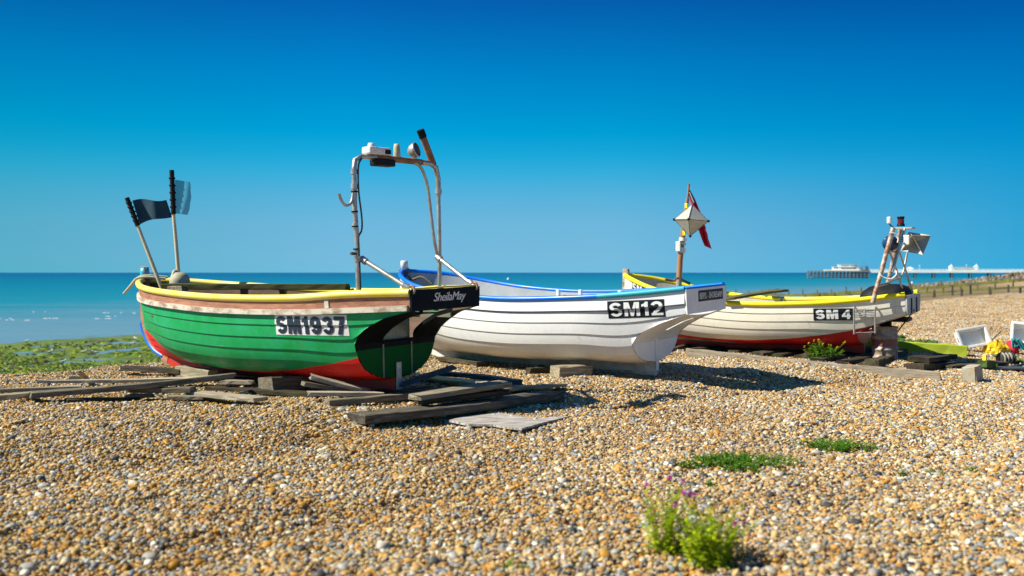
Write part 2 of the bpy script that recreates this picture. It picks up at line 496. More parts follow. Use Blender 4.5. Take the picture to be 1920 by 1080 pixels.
def gz(x, y):
    """beach height"""
    u, v = uv_of(x, y)
    uc = 14.3 + 0.6 * sstep(20, 60, v) + 30 * sstep(110, 260, v)
    k = 0.14 - 0.07 * sstep(40, 100, v)
    w = u - uc
    # the boats stand along a low ridge; the beach drops a little on the landward side
    uh = lerp_tab([(-5, 10.5), (8.66, 8.65), (12.55, 7.34), (17.9, 6.2), (40, 2)], v)
    z = -0.14 * sstep(0.0, 1.5, uh - 0.15 - u)
    if w > 0:
        z = -k * w * w / (w + 1.2)
    z += 0.9 * sstep(110, 240, v) * (1 - sstep(0, 30, w))
    z = max(z, -3.6 - max(0, u - 80) * 0.01)
    z = max(z, -9.0)
    return z + lumps(x, y) * (1 if v < 60 else 2.0) + 0.045 * sstep(2.2, 4.0, uh - u) * math.sin(u * 1.9 + 0.8 * math.sin(v * 0.45) + 0.4) * (0.6 + 0.4 * math.sin(v * 0.8))

def pebble_palette():
    return [((0.50, 0.315, 0.115), 26), ((0.50, 0.245, 0.045), 16), ((0.62, 0.475, 0.26), 17), ((0.38, 0.375, 0.34), 16),
            ((0.19, 0.22, 0.24), 9), ((0.05, 0.057, 0.064), 6), ((0.74, 0.69, 0.57), 6), ((0.25, 0.14, 0.05), 7), ((0.52, 0.34, 0.22), 3)]

def ground_material():
    t = NT('shingle_beach')
    vec = t.coord(kind='Object')
    vo = t.n('ShaderNodeTexVoronoi')
    vo.inputs['Scale'].default_value = 22
    t.l(vec, vo.inputs['Vector'])
    hsv = t.n('ShaderNodeSeparateColor')
    t.l(vo.outputs['Color'], hsv.inputs[0])
    pal = pebble_palette()
    tot = sum(w for _, w in pal); acc = 0; st = []
    for c, w in pal:
        st.append((acc / tot, tuple(c) + (1,))); acc += w
    col = t.ramp(hsv.outputs[0], st, 'CONSTANT')
    big = t.noise(vec, 0.35, 4)
    col = t.mix(t.ramp(big, [(0.35, 0.0), (0.7, 0.35)]), col, (0.50, 0.33, 0.16))
    # the dark gaps between stones
    col = t.mix(t.ramp(vo.outputs['Distance'], [(0.45, 0.0), (0.8, 0.65)]), col, (0.09, 0.06, 0.04))
    # below the shingle: wet sand and mud, by height on the beach
    gp = t.n('ShaderNodeNewGeometry')
    z = t.sep(gp.outputs['Position'])[2]
    nz = t.noise(vec, 0.6, 5)
    low = t.math('ADD', z, t.math('MULTIPLY', t.math('SUBTRACT', nz, 0.5), 0.8))
    f = t.ramp(t.math('MULTIPLY', t.math('ADD', low, 2.3), 2.0, True), [(0.0, 1.0), (1.0, 0.0)])
    fs_ = t.ramp(t.math('MULTIPLY', t.math('ADD', t.math('ADD', z, t.math('MULTIPLY', t.math('SUBTRACT', nz, 0.5), 0.5)), 0.75), 2.5, True), [(0.0, 1.0), (1.0, 0.0)])
    sand = t.ramp(t.noise(vec, 0.4, 6, 0.7), [(0.35, (0.15, 0.11, 0.05, 1)), (0.5, (0.23, 0.16, 0.085, 1)), (0.65, (0.12, 0.12, 0.03, 1))])
    col = t.mix(fs_, col, sand)
    mud = t.ramp(t.noise(vec, 1.2, 6, 0.7), [(0.3, (0.07, 0.085, 0.03, 1)), (0.5, (0.12, 0.11, 0.06, 1)), (0.7, (0.20, 0.16, 0.11, 1))])
    col = t.mix(f, col, mud)
    t.set(col, 0.75, 0, 0.3)
    t.bump(t.math('MULTIPLY', vo.outputs['Distance'], -1.0), 0.9, 0.03)
    return t.m

def build_ground():
    th = [R(a) for a in list(np.arange(-42, 42.01, 0.7))] + [R(a) for a in np.arange(48, 318.1, 6)]
    rr = [0.3]
    while rr[-1] < 30000:
        rr.append(rr[-1] * (1.035 if rr[-1] < 400 else 1.25))
    n = len(th)
    vs = [(0, 0, gz(0, 0) - 0.03)]
    for r in rr:
        for a in th:
            x, y = r * math.sin(a), r * math.cos(a)
            u, v = uv_of(x, y)
            vs.append((x, y, gz(x, y) - 0.03 if r < 2000 else (gz(x, y) if u < 0 else -9.0)))
    fs = [(0, 1 + (k + 1) % n, 1 + k) for k in range(n)]
    for i in range(len(rr) - 1):
        for k in range(n):
            k2 = (k + 1) % n
            fs.append((1 + i * n + k, 1 + i * n + k2, 1 + (i + 1) * n + k2, 1 + (i + 1) * n + k))
    o = MB().add(vs, fs, True).build('beach', ground_material())
    tag(o, kind='structure')

def foreshore_h(u, v):
    """low-tide flat just at sea level, so pools of the sea lie in its hollows"""
    p = Vector((u * 0.26, v * 0.12, 3.0))
    a = noise.fractal(p, 0.9, 2.0, 4)
    b = noise.noise(Vector((u * 1.1, v * 0.8, 7.7)))
    return SEA + 0.034 + 0.060 * a + 0.060 * b

def build_foreshore():
    us = np.arange(32, 92, 0.45)
    vv = np.concatenate([np.arange(-70, 70, 0.6), np.arange(70, 330, 1.6)])
    def edge(v):
        return 62 + 3 * math.sin(v * 0.05) + 2.0 * math.sin(v * 0.21) + 20 * sstep(110, 260, v)
    P = []
    for v in vv:
        row = []
        for u in us:
            e = edge(v)
            z = foreshore_h(u, v) - 0.35 * sstep(e - 3, e + 9, u) + 0.05 * sstep(46, 36, u)
            q = US * float(u) + VS * float(v)
            row.append((q.x, q.y, z))
        P.append(row)
    t = NT('wet_foreshore')
    vec = t.coord()
    n1 = t.noise(vec, 0.5, 6, 0.7)
    n2 = t.noise(vec, 2.5, 4, 0.7)
    col = t.ramp(n1, [(0.30, (0.07, 0.07, 0.03, 1)), (0.45, (0.08, 0.12, 0.012, 1)), (0.58, (0.13, 0.20, 0.01, 1)), (0.72, (0.13, 0.10, 0.06, 1))])
    col = t.mix(t.ramp(n2, [(0.5, 0.0), (0.75, 0.7)]), col, (0.05, 0.05, 0.035))
    t.set(col, 0.6, 0, 0.4)
    t.bump(n2, 0.8, 0.06)
    tag(MB().grid(P, True).build('foreshore', t.m), kind='structure')
    # seaweed: many small crumpled fronds lying on the flat
    rng = random.Random(5)
    mb = MB(); cols = []
    cnt = 0
    while cnt < 24000:
        v = rng.uniform(-62, 25) if rng.random() < 0.8 else rng.uniform(25, 240)
        u = rng.uniform(33, 62)
        q = US * u + VS * v
        if q.y < 20 or abs(q.x / q.y) > 0.62: continue
        if noise.noise(Vector((u * 0.16, v * 0.06, 1.5))) + 0.35 * noise.noise(Vector((u * 0.9, v * 0.4, 9))) < -0.2: continue
        h0 = foreshore_h(u, v) + 0.05 * sstep(46, 36, u)
        if h0 < SEA + 0.004: continue
        cnt += 1
        r = rng.uniform(0.10, 0.34); hh = rng.uniform(0.02, 0.13)
        k = 7
        a0 = rng.uniform(0, 6.28)
        vs = [(q.x, q.y, h0 + hh)]
        for i in range(k):
            a = a0 + i * 6.283 / k
            ri = r * rng.uniform(0.5, 1.25)
            vs.append((q.x + ri * math.cos(a), q.y + ri * math.sin(a), h0 - 0.02 + rng.uniform(0, 0.03)))
        mb.add(vs, [(0, 1 + i, 1 + (i + 1) % k) for i in range(k)], False)
        b = rng.uniform(0.5, 1.35)
        c = (b * rng.uniform(0.85, 1.3), b, b * rng.uniform(0.5, 1.2), 1)
        if rng.random() < 0.22: c = (0.55, 0.30, 1.2, 1)
        elif rng.random() < 0.3: c = (c[0] * 1.5, c[1] * 1.25, c[2], 1)
        elif rng.random() < 0.3: c = (c[0] * .35, c[1] * .5, c[2], 1)
        cols += [c] * (k + 1)
    o = mb.build('seaweed', MAT['weed'], col=cols)
    tag(o, kind='stuff')

def build_sea():
    t = NT('sea_water')
    gp = t.n('ShaderNodeNewGeometry')
    p = t.sep(gp.outputs['Position'])
    u = t.math('ADD', t.math('MULTIPLY', p[0], US.x), t.math('MULTIPLY', p[1], US.y))
    # depth of water grows offshore: log of the distance from the beach picks the water colour
    lg = t.math('LOGARITHM', t.math('MAXIMUM', u, 20.0), 10.0)
    vec = t.coord((1, 1, 1))
    wob = t.math('MULTIPLY', t.math('SUBTRACT', t.noise(t.coord((0.012, 0.045, 1)), 1.0, 7, 0.7), 0.5), 0.55)
    lg = t.math('ADD', lg, wob)
    fac = t.math('MULTIPLY', t.math('SUBTRACT', lg, 1.6), 1 / 2.4, True)
    col = t.ramp(fac, [(0.0, (0.10, 0.21, 0.30, 1)), (0.10, (0.12, 0.23, 0.29, 1)), (0.17, (0.10, 0.22, 0.28, 1)), (0.24, (0.008, 0.19, 0.25, 1)), (0.42, (0.0, 0.135, 0.21, 1)), (0.62, (0.0, 0.085, 0.185, 1)), (1.0, (0.0, 0.060, 0.165, 1))])
    bands = t.ramp(t.noise(t.coord((0.02, 0.16, 1)), 1.0, 6, 0.65), [(0.50, 0.0), (0.68, 0.55)])
    near = t.ramp(fac, [(0.05, 1.0), (0.34, 0.0)])
    col = t.mix(t.math('MULTIPLY', bands, near), col, (0.20, 0.25, 0.25))
    t.set(col, 0.3, 0, 0.18)
    t.b.inputs['IOR'].default_value = 1.33
    w1 = t.noise(t.coord((0.45, 1.1, 1)), 1.0, 6, 0.6)
    w2 = t.noise(t.coord((0.06, 0.14, 1)), 1.0, 3, 0.5)
    h = t.math('ADD', t.math('MULTIPLY', w1, 0.25), w2)
    t.bump(h, 0.55, 0.9)
    vs = []
    rr = [15, 40, 80, 160, 400, 1000, 3000, 9000, 45000]
    th = [R(a) for a in np.arange(-90, 90.1, 6)]
    P = [[(r * math.sin(a), r * math.cos(a), SEA) for a in th] for r in rr]
    tag(MB().grid(P, True, flip=True).build('sea', t.m), kind='structure')

def pebble_tiles():
    rng = np.random.default_rng(11)
    bm = bmesh.new()
    bmesh.ops.create_icosphere(bm, subdivisions=2, radius=1.0)
    bm.verts.index_update()
    base = np.array([v.co[:] for v in bm.verts]); tri = np.array([[v.index for v in f.verts] for f in bm.faces])
    bm.free()
    T = 0.6
    t = NT('pebbles')
    at = t.n('ShaderNodeAttribute'); at.attribute_name = 'col'
    nz = t.noise(t.coord((1, 1, 1)), 60, 3)
    col = t.mix(t.ramp(nz, [(0.4, 0.0), (0.7, 0.3)]), at.outputs['Color'], (0.30, 0.22, 0.13))
    gp = t.n('ShaderNodeNewGeometry')
    wn_ = t.noise(gp.outputs['Position'], 0.33, 4, 0.6)
    col = t.mix(1.0, col, t.ramp(wn_, [(0.35, (0.84, 0.77, 0.68, 1)), (0.5, (1, 1, 1, 1)), (0.66, (1.08, 1.10, 1.13, 1))]), 'MULTIPLY')
    # sorted beach: golden grit on the left, paler and greyer flint to the right
    px_ = t.sep(gp.outputs['Position'])[0]
    sf = t.math('MULTIPLY', t.math('ADD', t.math('ADD', px_, 2.2), t.math('MULTIPLY', wn_, 2.0)), 0.2, True)
    hs = t.n('ShaderNodeHueSaturation')
    t.l(t.ramp(sf, [(0.0, 1.12), (1.0, 1.02)]), hs.inputs['Saturation'])
    t.l(t.ramp(sf, [(0.0, 0.85), (1.0, 0.95)]), hs.inputs['Value'])
    t.l(col, hs.inputs['Color'])
    col = hs.outputs[0]
    t.set(col, 0.55, 0, 0.4)
    pal = pebble_palette()
    pc = np.array([c for c, _ in pal]); pw = np.array([w for _, w in pal], float); pw /= pw.sum()
    tiles = []
    for k in range(8):
        n = 0; V = []; F = []; CO = []
        g = 0.0228
        m = int(T / g)
        for i in range(m):
            for j in range(m):
                px = (i + rng.uniform(0, 1)) * T / m - T / 2
                py = (j + rng.uniform(0, 1)) * T / m - T / 2
                s = 0.0132 * math.exp(rng.normal(0, 0.33))
                if rng.random() < 0.010: s *= 1.6
                sc = np.array([s * rng.uniform(1.0, 1.45), s * rng.uniform(0.75, 1.05), s * rng.uniform(0.5, 0.8)])
                e = Euler((rng.normal(0, 0.35), rng.normal(0, 0.35), rng.uniform(0, 6.28))).to_matrix()
                f1 = rng.normal(0, 1.2, 3); ph = rng.uniform(0, 6.28)
                d = 1 + 0.16 * np.sin(base @ f1 * 1.6 + ph)
                vv = (base * d[:, None] * sc) @ np.array(e).T
                vv += np.array([px, py, 0.004 + rng.uniform(-0.010, 0.019)])
                F.append(tri + n); V.append(vv); n += len(base)
                c = pc[rng.choice(len(pc), p=pw)] * rng.uniform(0.72, 1.22) * np.array([1, rng.uniform(0.94, 1.05), rng.uniform(0.88, 1.1)])
                CO.append(np.tile(np.append(c, 1.0), (len(base), 1)))
        V = np.concatenate(V); F = np.concatenate(F); CO = np.concatenate(CO)
        me = bpy.data.meshes.new('pebble_patch')
        me.vertices.add(len(V)); me.vertices.foreach_set('co', V.astype(np.float32).ravel())
        me.loops.add(F.size); me.loops.foreach_set('vertex_index', F.astype(np.int32).ravel())
        me.polygons.add(len(F)); me.polygons.foreach_set('loop_start', np.arange(0, F.size, 3, dtype=np.int32))
        me.polygons.foreach_set('use_smooth', np.ones(len(F), bool))
        me.update(calc_edges=True)
        a = me.color_attributes.new('col', 'FLOAT_COLOR', 'POINT')
        a.data.foreach_set('color', CO.astype(np.float32).ravel())
        me.materials.append(t.m)
        tiles.append(bpy.data.objects.new('pebble_patch', me))
    return tiles, T

def build_shingle():
    tiles, T = pebble_tiles()
    rng = random.Random(3)
    pts = []; rots = []; idx = []
    s = T * 0.97
    for i in range(-45, 75):
        for j in range(3, 110):
            x, y = i * s, j * s + (s / 2 if i % 2 else 0)
            if y < 3.4 or abs(x) > y * 0.53 + 1.6: continue
            u, v = uv_of(x, y)
            if u > 17.2 + 2.6 * sstep(20, 60, v): continue
            e = 0.15
            dzx = (gz(x + e, y) - gz(x - e, y)) / (2 * e); dzy = (gz(x, y + e) - gz(x, y - e)) / (2 * e)
            nrm = Vector((-dzx, -dzy, 1)).normalized()
            q = Vector((0, 0, 1)).rotation_difference(nrm) @ Euler((0, 0, rng.choice((0, 1, 2, 3)) * math.pi / 2)).to_quaternion()
            pts.append((x, y, gz(x, y) - 0.012)); rots.append(tuple(q.to_euler())); idx.append(rng.randrange(len(tiles)))
    me = bpy.data.meshes.new('shingle')
    me.from_pydata(pts, [], [])
    a = me.attributes.new('rot', 'FLOAT_VECTOR', 'POINT'); a.data.foreach_set('vector', np.array(rots, np.float32).ravel())
    a = me.attributes.new('idx', 'INT', 'POINT'); a.data.foreach_set('value', np.array(idx, np.int32))
    o = bpy.data.objects.new('shingle', me)
    C.objects.link(o)
    tag(o, kind='stuff')
    ng = bpy.data.node_groups.new('scatter_pebbles', 'GeometryNodeTree')
    ng.interface.new_socket('Geometry', in_out='INPUT', socket_type='NodeSocketGeometry')
    ng.interface.new_socket('Geometry', in_out='OUTPUT', socket_type='NodeSocketGeometry')
    gi = ng.nodes.new('NodeGroupInput'); go = ng.nodes.new('NodeGroupOutput')
    iop = ng.nodes.new('GeometryNodeInstanceOnPoints')
    join = ng.nodes.new('GeometryNodeGeometryToInstance')
    for tl in reversed(tiles):
        oi = ng.nodes.new('GeometryNodeObjectInfo')
        oi.inputs['Object'].default_value = tl
        oi.inputs['As Instance'].default_value = False
        ng.links.new(oi.outputs['Geometry'], join.inputs[0])
    ra = ng.nodes.new('GeometryNodeInputNamedAttribute'); ra.data_type = 'FLOAT_VECTOR'; ra.inputs['Name'].default_value = 'rot'
    ia = ng.nodes.new('GeometryNodeInputNamedAttribute'); ia.data_type = 'INT'; ia.inputs['Name'].default_value = 'idx'
    iop.inputs['Pick Instance'].default_value = True
    ng.links.new(gi.outputs[0], iop.inputs['Points'])
    ng.links.new(join.outputs[0], iop.inputs['Instance'])
    ng.links.new(ra.outputs['Attribute'], iop.inputs['Rotation'])
    ng.links.new(ia.outputs['Attribute'], iop.inputs['Instance Index'])
    ng.links.new(iop.outputs[0], go.inputs[0])
    md = o.modifiers.new('scatter', 'NODES')
    md.node_group = ng

# ------------------------------------------------------------------ lettering
def text_polys(txt, bold=0.0, shear=0.0, spacing=1.0):
    """flat mesh of a text, normalised to x 0..1 and z 0..1"""
    cu = bpy.data.curves.new('lettering', 'FONT')
    cu.body = txt
    cu.size = 1.0
    cu.offset = bold
    cu.shear = shear
    cu.space_character = spacing
    cu.resolution_u = 6
    ob = bpy.data.objects.new('lettering', cu)
    C.objects.link(ob)
    bpy.context.view_layer.update()
    dg = bpy.context.evaluated_depsgraph_get()
    me = bpy.data.meshes.new_from_object(ob.evaluated_get(dg))
    bm = bmesh.new(); bm.from_mesh(me)
    bpy.data.objects.remove(ob); bpy.data.meshes.remove(me); bpy.data.curves.remove(cu)
    xs = [v.co.x for v in bm.verts]; ys = [v.co.y for v in bm.verts]
    x0, x1, y0, y1 = min(xs), max(xs), min(ys), max(ys)
    for v in bm.verts:
        v.co = Vector(((v.co.x - x0) / (x1 - x0), (v.co.y - y0) / (y1 - y0), 0))
    return bm

def arc(cx, cy, rx, ry, a0, a1, n=14):
    return [(cx + rx * math.cos(R(a0 + (a1 - a0) * i / n)), cy + ry * math.sin(R(a0 + (a1 - a0) * i / n))) for i in range(n + 1)]

def ribbon(pts, w):
    """stroke of even width along a polyline in the plane -> list of quads"""
    L, Rr = [], []
    n = len(pts)
    for i, p in enumerate(pts):
        a = pts[max(i - 1, 0)]; b = pts[min(i + 1, n - 1)]
        if pts[0] == pts[-1] and i in (0, n - 1): a, b = pts[-2], pts[1]
        dx, dy = b[0] - a[0], b[1] - a[1]
        l = math.hypot(dx, dy)
        nx, ny = -dy / l * w / 2, dx / l * w / 2
        L.append((p[0] + nx, p[1] + ny)); Rr.append((p[0] - nx, p[1] - ny))
    return [[L[i], L[i + 1], Rr[i + 1], Rr[i]] for i in range(n - 1)]

def glyph(ch, w=0.215):
    """bold sign-writer's block characters in a cell 0..gw x 0..1: (pieces, gw); a piece is a list of polygons"""
    h = w / 2
    if ch == 'S':
        g = .66
        m = .515
        p = arc(.33, (1 - h + m) / 2, .33 - h, (1 - h - m) / 2, 20, 250, 18) + arc(.33, (m + h) / 2, .33 - h, (m - h) / 2, 70, -160, 18)
        return [ribbon(p, w)], g
    if ch == 'M':
        g = .84
        q = w
        return [[[(0, 0), (0, 1), (q * 1.35, 1), (q, .70), (q, 0)]], [[(g, 0), (g - q, 0), (g - q, .70), (g - q * 1.35, 1), (g, 1)]],
                [[(q * .72, 1), (q * 1.42, 1), (g / 2 + q * .40, 0), (g / 2 - q * .40, 0)]], [[(g - q * 1.42, 1), (g - q * .72, 1), (g / 2 + q * .40, 0), (g / 2 - q * .40, 0)]]], g
    if ch == '1':
        return [[[(.15, 0), (.15, .70), (.0, .66), (.0, .82), (.13, .87), (.20, 1), (.15 + w, 1), (.15 + w, 0)]]], .15 + w + .03
    if ch == '2':
        g = .62
        p = arc(.31, .70, .31 - h, .30 - h, 170, -28, 14) + [(.40, .44), (.20, .24), (h + .015, .03)]
        return [ribbon(p, w), [[(0, 0), (0, w * .86), (g, w * .86), (g, 0)]]], g
    if ch == '3':
        g = .62
        return [ribbon(arc(.30, (1 - h + .52) / 2, .30 - h, (1 - h - .52) / 2, 170, -90, 16), w * .95), ribbon(arc(.30, (.52 + h) / 2, .32 - h, (.52 - h) / 2, 90, -170, 16), w * .95)], g
    if ch == '4':
        g = .70
        return [[[(.40, 0), (.40, 1), (.40 + w, 1), (.40 + w, 0)]], [[(0, .22), (0, .40), (g, .40), (g, .22)]], [[(0, .40), (.40, 1), (.48, .86), (.20, .38), (.0, .30)]]], g
    if ch == '7':
        g = .60
        return [[[(0, .80), (0, 1), (g, 1), (g, .80)]], [[(g, .82), (g - w * 1.15, .81), (.10, 0), (.10 + w * 1.1, 0)]]], g
    if ch == '9':
        g = .64
        return [ribbon(arc(.32, .66, .32 - h, .34 - h, 0, 360, 24), w), ribbon([(g - h, .66), (g - h, .45)] + arc(.32, .38, .32 - h, .38 - h, 0, -160, 14)[1:], w)], g

def block_on(txt, fn, name, mat, parent, gap=0.09, w=0.215, cuts=(40, 24)):
    x = 0; pieces = []
    for ch in txt:
        if ch == ' ':
            x += .18; continue
        ps, g = glyph(ch, w)
        for k, pc in enumerate(ps): pieces.append((k, [[(px + x, py) for px, py in poly] for poly in pc]))
        x += g + gap
    tot = x - gap
    out = bmesh.new()
    for k, pc in pieces:
        bm = bmesh.new()
        for poly in pc:
            bm.faces.new([bm.verts.new((px / tot, py, 0)) for px, py in poly])
        bmesh.ops.remove_doubles(bm, verts=bm.verts[:], dist=1e-6)
        bmesh.ops.triangulate(bm, faces=bm.faces[:])
        for c in range(1, cuts[0]):
            bmesh.ops.bisect_plane(bm, geom=bm.verts[:] + bm.edges[:] + bm.faces[:], plane_co=(c / cuts[0], 0, 0), plane_no=(1, 0, 0))
        for c in range(1, cuts[1]):
            bmesh.ops.bisect_plane(bm, geom=bm.verts[:] + bm.edges[:] + bm.faces[:], plane_co=(0, c / cuts[1], 0), plane_no=(0, 1, 0))
        bm.verts.index_update()
        nv = [out.verts.new(fn(v.co.x, v.co.y, k)) for v in bm.verts]
        for f in bm.faces:
            try: out.faces.new([nv[v.index] for v in f.verts])
            except ValueError: pass
        bm.free()
    me = bpy.data.meshes.new(name)
    out.to_mesh(me); out.free()
    me.materials.append(mat)
    o = bpy.data.objects.new(name, me); C.objects.link(o); o.parent = parent
    return o

def text_on(txt, fn, name, mat, parent, bold=0.0, shear=0.0, cuts=(24, 16), spacing=1.0):
    """fn(a, b, k) maps 0..1 x 0..1 to a 3-D point, k lifts one pass off the other; bold: sideways thickening"""
    out = bmesh.new()
    for ps, dx in enumerate((-bold, 0.0, bold) if bold else (0.0,)):
        bm = text_polys(txt, 0.0, shear, spacing)
        bmesh.ops.triangulate(bm, faces=bm.faces[:])
        for k in range(1, cuts[0]):
            bmesh.ops.bisect_plane(bm, geom=bm.verts[:] + bm.edges[:] + bm.faces[:], plane_co=(k / cuts[0], 0, 0), plane_no=(1, 0, 0))
        for k in range(1, cuts[1]):
            bmesh.ops.bisect_plane(bm, geom=bm.verts[:] + bm.edges[:] + bm.faces[:], plane_co=(0, k / cuts[1], 0), plane_no=(0, 1, 0))
        bm.verts.index_update()
        nv = [out.verts.new(fn(v.co.x * (1 - 2 * bold) + bold + dx, v.co.y, ps)) for v in bm.verts]
        for f in bm.faces:
            try: out.faces.new([nv[v.index] for v in f.verts])
            except ValueError: pass
        bm.free()
    me = bpy.data.meshes.new(name)
    out.to_mesh(me); out.free()
    me.materials.append(mat)
    o = bpy.data.objects.new(name, me); C.objects.link(o); o.parent = parent
    return o

# ------------------------------------------------------------------ hull
BASE = [  # half sections, keel to sheer, at stations along the boat (x forward from the heel)
    (-0.80, [(.02, .45), (.14, .50), (.30, .59), (.43, .71), (.51, .84), (.555, .97), (.575, 1.25)]),
    (0.00, [(.03, .17), (.27, .205), (.47, .29), (.60, .43), (.68, .65), (.745, .93), (.78, 1.25)]),
    (0.90, [(.03, .13), (.39, .19), (.64, .29), (.79, .45), (.875, .68), (.92, .95), (.93, 1.25)]),
    (2.20, [(.03, .10), (.44, .16), (.73, .26), (.895, .43), (.975, .67), (1.01, .95), (1.02, 1.25)]),
    (3.40, [(.03, .10), (.39, .17), (.67, .28), (.84, .45), (.93, .69), (.97, .96), (.99, 1.25)]),
    (4.30, [(.03, .12), (.22, .20), (.42, .33), (.61, .51), (.745, .73), (.82, .96), (.865, 1.25)]),
]
NEARBOW = [(4.72, .03, .15), (4.88, .09, .24), (4.95, .18, .38), (4.98, .29, .56), (4.985, .41, .75), (4.98, .51, .94), (4.97, .59, 1.25)]
STEMPT = [(4.86, .03, .15), (5.14, .03, .24), (5.34, .03, .38), (5.46, .03, .56), (5.50, .03, .75), (5.50, .03, .94), (5.48, .03, 1.25)]

class Hull:
    def __init__(s, xs, ys, sheer, E, nst=10, lap=0.016, top_lap=None, tmax=6.0, bow=1.0):
        s.xs = xs; s.E = E; s.lap = lap; s.tmax = tmax
        def fit(x, y, z, k, zk):
            X = x * xs if x > 0 else x
            S = lerp_tab(sheer, X)
            return Vector((X, y * ys, zk + (z - zk) * (S - zk) / (1.25 - zk)))
        s.st = []
        for x, sec in BASE:
            zk = sec[0][1]
            kb = bow + (1 - bow) * .45 if x > 4 else (bow + (1 - bow) * .85 if x > 3 else 1.0)
            s.st.append([fit(x, y * kb, z, 0, zk) for y, z in sec])
        for row in (NEARBOW, STEMPT):
            zk = row[0][2]
            s.st.append([fit(x, .03 + (y - .03) * (bow * .92), z, 0, zk) for x, y, z in row])
        s.ns = len(s.st)
        # strake edges equal in girth amidships
        dens = [s.p(3, i / 60 * tmax) for i in range(61)]
        acc = [0.0]
        for a, b in zip(dens, dens[1:]): acc.append(acc[-1] + (b - a).length)
        s.girth = acc[-1]; s.seam = 0.007; s.top_seam = 1.0
        s.tk = []
        for k in range(nst + 1):
            q = acc[-1] * k / nst
            i = max(j for j in range(61) if acc[j] <= q + 1e-9)
            f = 0 if i >= 60 else (q - acc[i]) / (acc[i + 1] - acc[i])
            s.tk.append((i + f) / 60 * tmax)
        s.laps = [lap] * nst
        s.laps[0] = 0.0
        if top_lap: s.laps[-1] = top_lap
    def p(s, a, t):
        return catmull([catmull(row, t) for row in s.st], a)
    def normal(s, a, t):
        e = 0.02
        da = s.p(min(a + e, s.ns - 1), t) - s.p(max(a - e, 0), t)
        dt = s.p(a, min(t + e, 6)) - s.p(a, max(t - e, 0))
        n = da.cross(dt)
        n = -n if n.y < 0 else n
        return n.normalized()
    def tlow(s, a):
        """lower edge of the stern wings aft of the transom (a < 1)"""
        if a > 1: return 0.0
        x = s.p(a, 3).x
        z = lerp_tab(s.E, x)
        lo, hi = 0.0, 6.0
        for _ in range(24):
            mid = (lo + hi) / 2
            if s.p(a, mid).z < z: lo = mid
            else: hi = mid
        return lo
    def off(s, a, t):
        for k in range(len(s.tk) - 1):
            if t <= s.tk[k + 1] + 1e-6 or k == len(s.tk) - 2:
                f = (t - s.tk[k]) / (s.tk[k + 1] - s.tk[k])
                return s.laps[k] * (1 - f) * s.taper(a)
    def taper(s, a):
        return sstep(s.ns - 1, s.ns - 1.5, a)
    def solve(s, x, z, a=1.5, t=5.0):
        for _ in range(30):
            q = s.p(a, t); e = 1e-3
            pa = (s.p(a + e, t) - q) / e; pt = (s.p(a, t + e) - q) / e
            det = pa.x * pt.z - pt.x * pa.z
            dx, dz = x - q.x, z - q.z
            a += max(-.4, min(.4, (dx * pt.z - pt.x * dz) / det)); t += max(-.6, min(.6, (pa.x * dz - dx * pa.z) / det))
            a = max(0.0, min(s.ns - 1.002, a)); t = max(0, min(5.999, t))
        return a, t
    def on(s, x, z, lift=0.004):
        a, t = s.solve(x, z)
        q = s.p(a, t) + s.normal(a, t) * (s.off(a, t) + lift)
        return q
    def avals(s, n=9):
        out = []
        for i in range(s.ns - 1):
            m = n if i < s.ns - 2 else n + 5
            out += [i + k / m for k in range(m)]
        return out + [s.ns - 1]
    def skin(s, mb, side, t0=0.0, t1=None, lap=True, inward=0.0):
        t1 = s.tmax if t1 is None else t1
        nst = len(s.tk) - 1
        sub = 3
        for wing in (True, False):
            av = [k / 10 for k in range(11)] if wing else [a for a in s.avals() if a >= 1]
            def pt(a, t, o):
                if wing: t = max(t, s.tlow(a))
                q = s.p(a, t)
                if o: q = q + s.normal(a, t) * o
                if side < 0: q.y = -q.y
                return q
            if not lap:
                rows = [[pt(a, t0 + (t1 - t0) * k / 18, -inward) for a in av] for k in range(19)]
                mb.grid(rows, True, flip=(side < 0) ^ (inward > 0))
                continue
            prev = None
            for k in range(nst):
                rows = []
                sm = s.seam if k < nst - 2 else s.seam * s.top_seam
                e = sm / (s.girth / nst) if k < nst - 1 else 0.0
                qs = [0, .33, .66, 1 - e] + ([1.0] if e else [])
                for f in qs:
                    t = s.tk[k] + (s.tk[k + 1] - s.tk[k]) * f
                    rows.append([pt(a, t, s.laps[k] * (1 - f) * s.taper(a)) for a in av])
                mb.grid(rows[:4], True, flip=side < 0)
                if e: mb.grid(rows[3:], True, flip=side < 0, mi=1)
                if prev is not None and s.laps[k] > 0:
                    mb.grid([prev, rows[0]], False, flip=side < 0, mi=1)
                prev = rows[-1]
    def line(s, t, side, out=0.0, up=0.0, a0=0.0, a1=None, n=60):
        a1 = s.ns - 1 if a1 is None else a1
        pts = []
        for i in range(n):
            a = a0 + (a1 - a0) * i / (n - 1)
            q = s.p(a, t) + s.normal(a, t) * out + Vector((0, 0, up))
            if side < 0: q.y = -q.y
            pts.append(q)
        return pts

def clean(o, dist=0.0004):
    bm = bmesh.new(); bm.from_mesh(o.data)
    bmesh.ops.dissolve_degenerate(bm, dist=dist, edges=bm.edges)
    bm.to_mesh(o.data); bm.free()

